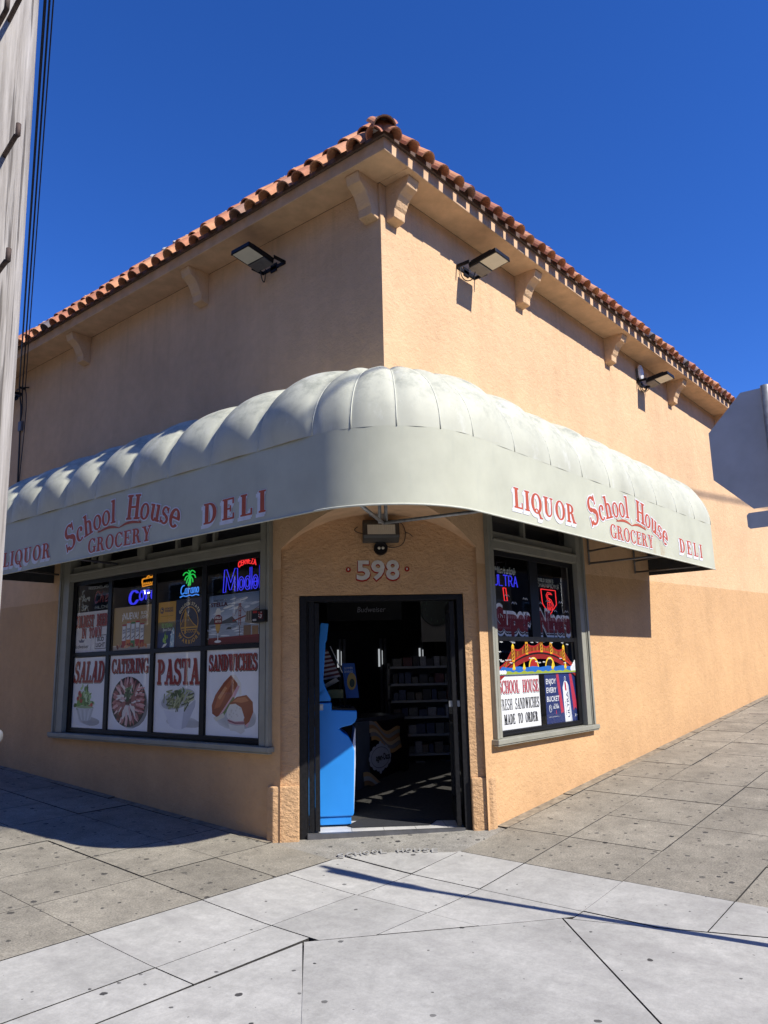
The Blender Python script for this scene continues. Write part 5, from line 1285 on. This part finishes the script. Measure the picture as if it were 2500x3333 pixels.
for (u, w_) in ((-.34, .38), (-.66, .38), (-.34, .86)):
    b = MB(); b.use(M['rubber']); T = TC @ Matrix.Translation((u, w_, .045)) @ Matrix.Rotation(R_(90), 4, 'Y'); b.lathe([(.005, -.013), (.026, -.012), (.026, .012), (.005, .013)], T, 14); b.tube([ch(u, w_, .045), ch(u + .01, w_, .075)], .009, 6); b.build('caster', None, t)
# ice cream chest
fT = Matrix.Translation(ch(-.17, 1.93, .02)) @ Matrix.Rotation(R_(-45 + 52.5), 4, 'Z')     # local x along the printed front
fdir = (ch(.60, 2.95, 0) - ch(-.17, 1.93, 0)); fang = math.atan2(fdir.y, fdir.x)
fT = Matrix.Translation(ch(-.17, 1.93, .02)) @ Matrix.Rotation(fang, 4, 'Z')
t = thing('ice_cream_freezer', 'dark chest freezer on casters with tan ribbon artwork and a white oval badge', 'freezer', tuple(fT.translation))
FL = 1.16
b = MB(); b.use(simple('freezer_body', (.045, .042, .045), .45)); b.box((0, 0, .1), (FL, .68, .9), fT); b.build('body', None, t, .015)
b = MB(); b.box((-.01, -.012, .9), (FL + .01, .69, .965), fT); b.build('lid', simple('freezer_lid', (.05, .055, .07), .2), t, .012)
O = fT @ Vector((0, -.004, .1)); U = (fT.to_3x3() @ Vector((1, 0, 0))); Nn = (fT.to_3x3() @ Vector((0, -1, 0)))
d = Draw(O, U, (0, 0, 1), Nn, .0003)
d.rect(.0, .0, FL, .8, '#1c0d12')
def ribbon(x0, y0, amp, n, th, c):
    P = [(x0 + .08 * k, y0 + amp * math.sin(.75 * k + .6) - .018 * k) for k in range(n)]; P = smooth_path(P)
    for a, b2 in zip(P, P[1:]): d.poly([(a[0], a[1] - th / 2), (b2[0], b2[1] - th / 2), (b2[0], b2[1] + th / 2), (a[0], a[1] + th / 2)], c)
for k, c_ in enumerate(('#c9a06a', '#a8a29a', '#b98a5a', '#d6b88c', '#8f8a86', '#c79a60')): ribbon(.22, .80 - .045 * k, .06, 12, .05, c_)
for k, c_ in enumerate(('#c9a06a', '#b5aea4', '#9a7248')): ribbon(.0, .17 - .05 * k, .05, 6, .055, c_)
ox, oy = .36, .37
for k in range(14): a = 2 * math.pi * k / 14; d.ell(ox + .21 * math.cos(a), oy + .125 * math.sin(a), .055, .045, (.5, .5, .52))
d.ell(ox, oy, .235, .145, (.5, .5, .52), n=36); d.ring(ox, oy, .215, .128, .006, .006, '#20181c', n=36)
d.ell(ox, oy + .17, .03, .03, (.5, .5, .52)); d.ell(ox, oy - .17, .03, .03, (.5, .5, .52))
d.text('agen-Dazs', .255, oy - .035, .08, '#1a1418', w=.33, bold=.03)
d.poly([(.86, .74), (.94, .76), (1.0, .7), (1.08, .5), (1.06, .15), (.92, .12), (.9, .4), (.84, .6)], '#0d0a0c')
d.build('artwork', t, 'print')
b = MB(); b.use(simple('freezer_side', (.075, .085, .1), .6, bump=.4, bs=90)); b.box((-.06, -.05, .02), (.22, .0, .92), fT); b.build('side_panel', None, t, .006)
for x, y in ((.08, .06), (FL - .1, .06), (.08, .6), (FL - .1, .6)):
    b = MB(); b.use(M['rubber']); b.lathe([(.006, -.015), (.034, -.014), (.034, .014), (.006, .015)], fT @ Matrix.Translation((x, y, .035)) @ Matrix.Rotation(R_(90), 4, 'X'), 14); b.tube([fT @ Vector((x, y, .04)), fT @ Vector((x, y, .1))], .012, 6); b.build('caster', None, t)
# floor mat
mt = MB(); mt.prism([(-.36, .345), (.32, 1.7), (1.03, 3.2), (1.28, 3.14), (.82, .97), (.47, .22), (-.3, .24)], .022, .03, TC); o = mt.build('floor_mat', simple('black_ribbed_mat', (.017, .018, .022), .85, var=.3, vs=30, bump=.4, bs=200), None)
tag(o, 'long black rubber mat on the pale floor inside the doorway', 'mat')
# shelving with goods
SW = 3.1
t = thing('shelf_unit', 'tall grey gondola shelf filled with packets, facing the doorway', 'shelves', tuple(ch(.9, SW, .02)))
shm = simple('shelf_edge_metal', (.2, .205, .21), .45, .3)
b = MB(); b.use(simple('shelf_back', (.06, .06, .062), .7)); b.box((.36, SW + .42, .02), (1.9, SW + .46, 1.66), TC); b.build('back_panel', None, t)
zs = [.2, .42, .68, .92, 1.14, 1.37, 1.61]
for z in zs:
    b = MB(); b.use(shm); b.box((.38 if z > .8 else .58, SW, z - .03), (1.9, SW + .42, z), TC); b.build('shelf', None, t)
for u in (.37, 1.88):
    b = MB(); b.use(shm); b.box((u, SW + .38, .02), (u + .03, SW + .42, 1.66), TC); b.build('upright', None, t)
GOODS = [simple('goods_' + n_, c_, .5, var=.3, vs=40) for n_, c_ in (('white', '#77777a'), ('blue', '#25304a'), ('red', '#4a221f'), ('dark', '#222222'), ('grey', '#50504c'), ('tan', '#5c5040'))]
gp = MB()
for z in zs[:-1] + [1.61]:
    u = .42 if z > .8 else .62
    while u < 1.82:
        w_ = rp.uniform(.06, .13); h_ = rp.uniform(.08, .16); gp.use(rp.choice(GOODS)); gp.box((u, SW + .02 + rp.uniform(0, .05), z + .002), (u + w_, SW + .3, z + h_), TC); u += w_ + rp.uniform(.006, .02)
go = gp.build('packets', None, None); tag(go, 'packets and boxes of snacks crowding the grey shelves', 'packets', None, 'stuff')
# counter, flag, card, papers, box
t = thing('shop_counter', 'dark counter behind the blue arcade cabinet', 'counter', tuple(ch(-1.2, 2.3, .02)))
b = MB(); b.use(simple('counter_panel', (.05, .045, .04), .6)); b.box((-2.2, 2.2, .02), (-.35, 2.9, 1.05), TC); b.build('front', None, t, .01)
b = MB(); b.use(M['black']); b.box((-2.22, 2.16, 1.05), (-.3, 2.95, 1.09), TC); b.build('top', None, t, .006)
t = thing('small_flag', 'small striped flag on a stick beside the arcade cabinet', 'flag', tuple(ch(-.55, 1.2, 1.5)))
b = MB(); b.tube([ch(-.5, 1.2, 1.86), ch(-.36, 1.2, 1.55)], .006, 6); b.build('stick', M['white'], t)
d = Draw(ch(-.64, 1.21, 1.44), (S2, -S2, 0), (0, 0, 1), (-S2, -S2, 0), .0002)
for k in range(7): d.poly([(.0, .02 + .05 * k), (.26 - .022 * k, .07 + .045 * k), (.25 - .022 * k, .09 + .045 * k), (.0, .045 + .05 * k)], (.42, .4, .4)); d.poly([(.0, .045 + .05 * k), (.25 - .022 * k, .09 + .045 * k), (.24 - .022 * k, .115 + .045 * k), (.0, .07 + .05 * k)], '#5a1a1e')
d.build('cloth', t, 'print')
o_ = Draw(ch(-.335, 1.3, 1.26), (S2, -S2, 0), (.0, .0, 1), (-S2, -S2, 0), .0004)
o_.poly([(0.02, .0), (.17, .0), (.12, .4), (-.03, .4)], '#1f4e94'); o_.ell(.085, .19, .055, .1, '#a58a4a'); o_.text('SUMMER', .0, .33, .028, (.5, .55, .6), w=.1); o_.text('SAVINGS', .0, .29, .028, (.5, .55, .6), w=.1); o_.ell(.09, .17, .03, .05, '#2a3a30')
o_ = o_.build('advert_card', None); tag(o_, 'blue advert card with a yellow oval behind the striped flag', 'card')
pp = MB(); pp.use(simple('loose_paper', (.42, .42, .43), .6))
pp.add([ch(-.585, 1.1, 1.42), ch(-.44, 1.05, 1.5), ch(-.40, 1.12, 1.46), ch(-.55, 1.2, 1.38), ch(-.52, 1.0, 1.36)], [(0, 1, 2, 3), (0, 3, 4)])
pp.add([ch(-.57, 1.0, 1.3), ch(-.53, 1.0, 1.36), ch(-.5, 1.06, 1.31), ch(-.55, 1.06, 1.24)], [(0, 1, 2, 3)])
tag(pp.build('loose_papers', None, None), 'crumpled white papers stuck behind the cabinet screen', 'papers')
yb = MB(); yb.use(simple('olive_card', (.2, .19, .06), .6)); yb.box((-.53, 1.0, 1.27), (-.36, 1.12, 1.365), TC); tag(yb.build('olive_box', None, None, .004), 'small olive yellow carton resting above the control panel', 'carton')
# round wall clock sign and pale panel, back of the shop
t = thing('round_sign', 'dark round sign on the pale bulkhead at the back', 'sign', tuple(ch(1.12, 3.2, 2.42)))
b = MB(); b.lathe([(.0, .03), (.2, .03), (.235, .02), (.24, 0)], TC @ Matrix.Translation((1.08, 3.18, 2.41)) @ Matrix.Rotation(R_(90), 4, 'X'), 36); b.build('face', simple('disc_face', (.025, .035, .03), .5), t)
d = Draw(ch(1.08, 3.148, 2.41), (S2, -S2, 0), (0, 0, 1), (-S2, -S2, 0), .0003)
for k in range(12): a = 2 * math.pi * k / 12; d.text('12' if k == 3 else '●' if 0 else 'I', .17 * math.cos(a), .17 * math.sin(a) - .015, .035, (.12, .22, .13), align='c')
d.build('markings', t, 'print')
b = MB(); b.use(imt); b.box((.85, 3.2, 1.95), (2.2, 3.28, 2.9), TC); tag(b.build('bulkhead', None, None), 'pale bulkhead above the packet shelves at the back', 'bulkhead')
t = thing('bar_sign', 'dim dark sign with pale script high at the back of the shop', 'sign', tuple(ch(.1, 3.6, 2.6)))
b = MB(); b.use(M['black']); b.box((-.5, 3.65, 2.3), (.62, 3.7, 2.95), TC); b.build('board', None, t)
d = Draw(ch(-.05, 3.64, 2.42), (S2, -S2, 0), (0, 0, 1), (-S2, -S2, 0), .0004); d.text('Budweiser', 0, 0, .085, (.35, .36, .4), w=.42, shear=.15); d.build('lettering', t, 'print')
# glass-door coolers at the back
t = thing('drinks_cooler', 'row of glass fronted drinks coolers across the back of the shop', 'cooler', tuple(ch(-.4, 7.0, .02)))
b = MB(); b.use(M['black']); b.box((-2.6, 7.0, .02), (1.6, 7.5, 2.3), TC); b.build('cabinet', None, t)
for k in range(5):
    u = -2.5 + .78 * k; b = MB(); b.use(M['darkmetal']); b.box((u, 6.96, .2), (u + .05, 6.995, 2.15), TC); b.box((u + .7, 6.96, .2), (u + .75, 6.995, 2.15), TC); b.build('door', None, t)
glint_m = emis('cooler_door_glint', (.9, .95, 1.0), .3)  # glowing strips stand in for light reflected in the cooler doors
b = MB(); b.use(glint_m)
for k in range(5):
    u = -2.36 + .78 * k; b = MB(); b.use(glint_m); b.box((u + .53, 6.93, 1.62), (u + .56, 6.95, 1.95), TC); b.build('glint', None, t)
    b = MB(); b.use(glint_m); b.box((u + .60, 6.93, 1.66), (u + .612, 6.95, 1.92), TC); b.build('glint', None, t)
# fluorescent fittings
def tube_light(p, q, label):
    t = thing('strip_light', label, 'strip light', p, 0, 'strip lights inside the shop'); P, Q = Vector(p), Vector(q)
    b = MB(); b.tube([P, Q], .028, 10); b.build('tube', emis('fluorescent_tube', (1, .98, .92), 2.2), t)
    b = MB(); dv = (Q - P).normalized(); s_ = dv.cross(Vector((0, 0, 1))) * .08; u_ = Vector((0, 0, .04))
    b.add([P + s_ + u_, Q + s_ + u_, Q - s_ + u_, P - s_ + u_, P + s_ + u_ * 2.5, Q + s_ + u_ * 2.5, Q - s_ + u_ * 2.5, P - s_ + u_ * 2.5], [(0, 1, 2, 3), (7, 6, 5, 4), (0, 4, 5, 1), (1, 5, 6, 2), (2, 6, 7, 3), (3, 7, 4, 0)]); b.build('fitting', M['white'], t)
tube_light((2.1, 1.6, 3.05), (3.3, 1.6, 3.05), 'lit strip light seen through the narrow window above pale script')
tube_light((5.2, 7.6, 3.1), (5.2, 7.9, 3.1), 'lit strip light seen through the long window beside the palm sign')
tube_light((3.0, 8.4, 3.1), (3.0, 8.55, 3.1), 'lit strip light deep inside the shop')

# ================================================================== STREET FURNITURE
wd = NT('weathered_pole_wood'); p_ = wd.pos()
g1 = wd.noise(26, 7, .7, stretch=(1, 1, .07)); g2 = wd.noise(60, 5, .7, stretch=(1, 1, .03)); ck = wd.ramp(wd.noise(22, 4, .6, stretch=(1, 1, .035)), [(.56, 0.0), (.62, 1.0)])
kn = wd.n('ShaderNodeTexVoronoi'); kn.inputs['Scale'].default_value = 2.3; wd.l(p_, kn.inputs['Vector']); knm = wd.ramp(kn.outputs['Distance'], [(.045, 1.0), (.09, 0.0)])
c_ = wd.ramp(g1, [(.28, (.25, .225, .2)), (.5, (.4, .372, .34)), (.74, (.53, .5, .465))]); c_ = wd.mix(1.0, c_, wd.ramp(g2, [(.3, .72), (.7, 1.15)]), 'MULTIPLY'); c_ = wd.mix(wd.math('MULTIPLY', ck, .75), c_, (.07, .058, .05)); c_ = wd.mix(wd.math('MULTIPLY', knm, .7), c_, (.1, .075, .055))
wd.bsdf(c_, .9, spec=.2, bump=wd.math('SUBTRACT', wd.math('ADD', g1, wd.math('MULTIPLY', g2, .5)), ck), bstr=.6, bdist=.012)
PX, PY = -4.387, -1.674; PR = .16
t = thing('utility_pole', 'weathered grey wooden utility pole with metal steps at the left edge', 'utility pole', (PX, PY, gz(PX, PY)))
b = MB(); rr = random.Random(2); n = 36; rings = []; zz = [gz(PX, PY) - .3 + .25 * k for k in range(44)]
lob = [rr.uniform(-.006, .006) for _ in range(n)]
v = []
for j, z in enumerate(zz):
    r0 = PR + .0085 * (4.3 - z)
    for i in range(n): a = 2 * math.pi * i / n; r1 = r0 + lob[i] + .003 * math.sin(3 * a + z * .8); v.append((PX + r1 * math.cos(a) + .006 * math.sin(z * .7), PY + r1 * math.sin(a), z))
b.smooth = True; b.add(v, [(j * n + i, j * n + (i + 1) % n, (j + 1) * n + (i + 1) % n, (j + 1) * n + i) for j in range(len(zz) - 1) for i in range(n)]); b.add(v[-n:], [tuple(range(n))]); b.build('shaft', wd.m, t)
rust = simple('rusty_step_iron', (.085, .06, .05), .8, .4, var=.4, vs=40)
cdir = Vector((-5.42 - PX, -4.488 - PY, 0)).normalized(); rgt = Vector((-cdir.y, cdir.x, 0))
def step(z, off, L):
    base = Vector((PX, PY, z)); a = (cdir * math.cos(off) + rgt * math.sin(off))
    p0 = base + a * (PR - .02); p1 = base + a * (PR - .02) + (cdir * .97 + rgt * .22) * L; b = MB(); b.use(rust); b.tube([p0, p1 - a * .01, p1, p1 + Vector((0, 0, .045))], .009, 8); b.build('step', None, t)
for z, off in ((4.02, .45), (3.93, .1), (3.46, .62), (2.98, .62), (2.93, .2), (2.4, .5), (1.9, .2), (4.5, .3), (5.0, .6), (5.6, .2), (6.2, .6), (1.41, .62)): step(z, off, .17)
b = MB(); b.use(M['galv']); a = cdir * math.cos(.85) + rgt * math.sin(.85); pc = Vector((PX, PY, 1.415)) + a * (PR + .06); b.tube([Vector((PX, PY, 1.415)) + a * (PR - .02), pc, pc + a * .05], [.02, .028, .02], 10); b.build('meter_cap', None, t)
# service cables from the pole to the wall, then down behind the awning
t = thing('service_cable', 'bundle of black cables running from the pole to the wall and down', 'cables', (0, 7.5, 6.1))
def cable(P, r):
    b = MB(); b.tube(P, r, 6); return b.build('cable', M['wire'], t)
def cat(a, b_, sag, n=24):
    a, b_ = Vector(a), Vector(b_); return [a.lerp(b_, k / n) - Vector((0, 0, sag * 4 * (k / n) * (1 - k / n))) for k in range(n + 1)]
top = Vector((PX + .26, PY + .18, 9.2))
cable(cat(top, (-.05, 7.58, 6.14), .5) + [(-.03, 7.52, 5.8), (-.03, 7.49, 5.5), (-.03, 7.46, 5.0), (-.03, 7.42, 4.2)], .011)
cable(cat(top + Vector((.015, 0, .03)), (-.06, 7.55, 6.1), .62) + [(-.04, 7.5, 5.8), (-.035, 7.5, 5.45), (-.03, 7.44, 4.2)], .007)
cable(cat(top + Vector((.04, 0, -.02)), (-.05, 7.47, 6.12), .45) + [(-.04, 7.45, 5.7), (-.04, 7.49, 5.5)], .010)
cable(cat(top + Vector((.07, .0, 0)), (-.06, 7.35, 6.08), .4) + [(-.06, 7.3, 5.95), (-.05, 7.29, 5.73), (-.04, 7.33, 5.24), (-.04, 7.38, 4.6), (-.03, 7.42, 4.2)], .007)
b = MB(); b.use(M['black']); b.tube([(-.02, 7.75, 6.15), (-.06, 7.5, 6.12), (-.05, 7.25, 6.06)], .01, 6); b.tube([(0, 7.5, 6.12), (-.08, 7.5, 6.12)], .02, 8); b.build('anchor', None, t)
b = MB(); b.box((-.05, 7.44, 5.4), (0, 7.54, 5.56)); b.build('splice_box', M['darkmetal'], t, .008)
# stop sign seen from behind
SX, SY, SZ = .218, -3.236, 3.035
t = thing('stop_sign', 'grey back of an octagonal street sign with a small plate below, on a steel post', 'street sign', (SX, SY, gz(SX, SY)))
ph = R_(-2); TSg = Matrix.Translation((SX, SY, SZ)) @ Matrix.Rotation(ph, 4, 'Z')      # local -x is the back, y across
oc = [(.42 / math.cos(R_(22.5)) * math.cos(R_(22.5 + 45 * k)), .42 / math.cos(R_(22.5)) * math.sin(R_(22.5 + 45 * k))) for k in range(8)]
TP = TSg @ Matrix(((0, 0, 1, 0), (1, 0, 0, 0), (0, 1, 0, 0), (0, 0, 0, 1)))
alu = simple('scuffed_aluminium', (.47, .48, .5), .6, .0, var=.12, vs=4); pk = simple('red_sign_face', '#a01c1c', .5)
b = MB(); b.prism(oc, .03, .034, TP); b.build('plate', alu, t)
rc = [(x, y - .50) for x, y in ((-.21, -.055), (-.225, -.04), (-.225, .04), (-.21, .055), (.21, .055), (.225, .04), (.225, -.04), (.21, -.055))]
b = MB(); b.prism(rc, .03, .034, TP); b.build('lower_plate', alu, t)
b = MB(); b.tube([(SX, SY, gz(SX, SY) - .1), (SX, SY, SZ + .42)], .032, 12); b.build('post', M['galv'], t)
b = MB(); b.use(M['galv']); b.tube([TSg @ Vector((0, 0, .25)), TSg @ Vector((.03, 0, .25))], .014, 8); b.tube([TSg @ Vector((0, 0, -.25)), TSg @ Vector((.03, 0, -.25))], .014, 8); b.build('bolt', None, t)

b = MB(); b.use(M['wire']); b.tube(cat((-2, -9, 12.15), (22, -9, 14.3), .12), .028, 6); o = b.build('overhead_cable', None, None)
tag(o, 'black overhead line above the side street casting a thin shadow on the sunlit wall', 'cable')
t = thing('parking_post', 'slim steel post by the far sidewalk kerb, known by its thin shadow', 'post', (9.75, -3.2, gz(9.75, -3.2)))
b = MB(); b.tube([(9.75, -3.2, gz(9.75, -3.2) - .1), (9.75, -3.2, gz(9.75, -3.2) + 2.75)], .03, 10); b.build('pole', M['galv'], t)
# ================================================================== ACROSS THE STREETS (house and tree mirrored in the long window; other houses added to cut sky light)
def far_house(name, label, x0, x1, y0, y1, z1, wall_c, face):
    t = thing(name, label, 'house', ((x0 + x1) / 2, (y0 + y1) / 2, -1))
    b = MB(); b.box((x0, y0, -2), (x1, y1, z1)); b.box((x0 - .15, y0 - .15, z1), (x1 + .15, y1 + .15, z1 + .3)); b.build('wall', simple(name + '_wall', wall_c, .85, var=.1, vs=1), t)
    for fl in range(2):
        z = .8 + 3.0 * fl; k = 0
        L0, L1 = (y0, y1) if face in 'E' else (x0, x1)
        while L0 + 1.2 + 3.0 * k < L1 - 1.4:
            a = L0 + 1.2 + 3.0 * k; k += 1; b = MB(); b.use(M['white'])
            if face == 'E': b.box((x1, a - .1, z - .1), (x1 + .06, a + 1.3, z + 1.6))
            else: b.box((a - .1, y1, z - .1), (a + 1.3, y1 + .06, z + 1.6))
            wn = b.build('window', None, t); g = MB()
            if face == 'E': g.box((x1 + .061, a, z), (x1 + .07, a + 1.2, z + 1.5))
            else: g.box((a, y1 + .061, z), (a + 1.2, y1 + .07, z + 1.5))
            g.build('pane', M['black'], wn)
far_house('pale_house', 'pale two storey house across the street, mirrored in the long window', -26, -14.5, -2, 36, 12.5, (.40, .29, .18), 'E')  # mirrored house, made taller, nearer and warmer to cut skylight on the shaded wall
far_house('added_grey_house', 'added grey house diagonally across the junction, out of view, blocking low sky', -27, -16, -34, -15, 11.0, (.2, .19, .18), 'E')  # unseen block added to hide low sky and deepen the shade
far_house('added_brown_house', 'added brown house across the side street, keeping the narrow window reflection dark', -6, 90, -30, -20, 9.0, (.16, .11, .08), 'N')  # unseen, added and stretched so the narrow window mirrors no bright sky
t = thing('street_tree', 'bare branched street tree across the road, mirrored in the long window', 'tree', (-8.6, 9.5, gz(-8.6, 9.5)))
bark = simple('dark_bark', (.05, .042, .036), .95, var=.3, vs=12)
b = MB(); rtree = random.Random(9)
def branch(p, d, L, r, lev):
    P = [p]; q = p; dd = d
    for k in range(4): dd = (dd + Vector((rtree.uniform(-.2, .2), rtree.uniform(-.2, .2), rtree.uniform(-.05, .15)))).normalized(); q = q + dd * L / 4; P.append(q)
    b.tube(P, [r * (1 - .12 * k) for k in range(5)], 6, cap=False)
    if lev:
        for k in range(3): branch(P[rtree.choice([2, 3, 4])], (dd + Vector((rtree.uniform(-.9, .9), rtree.uniform(-.9, .9), rtree.uniform(-.2, .6)))).normalized(), L * .7, r * .55, lev - 1)
branch(Vector((-8.6, 9.5, -.4)), Vector((0, 0, 1)), 2.6, .16, 4); b.build('trunk', bark, t)
b = MB(); lm = simple('dark_leaf', (.05, .07, .03), .8, var=.4, vs=3)
for k in range(900):
    c_ = Vector((-8.6 + rtree.gauss(0, 1.3), 9.5 + rtree.gauss(0, 1.3), 4.6 + rtree.gauss(0, 1.0))); a = Vector((rtree.uniform(-1, 1), rtree.uniform(-1, 1), rtree.uniform(-1, 1))).normalized() * .1; e_ = a.orthogonal().normalized() * .05
    b.add([c_ - a, c_ + e_, c_ + a, c_ - e_], [(0, 1, 2, 3)])
b.build('crown', lm, t)
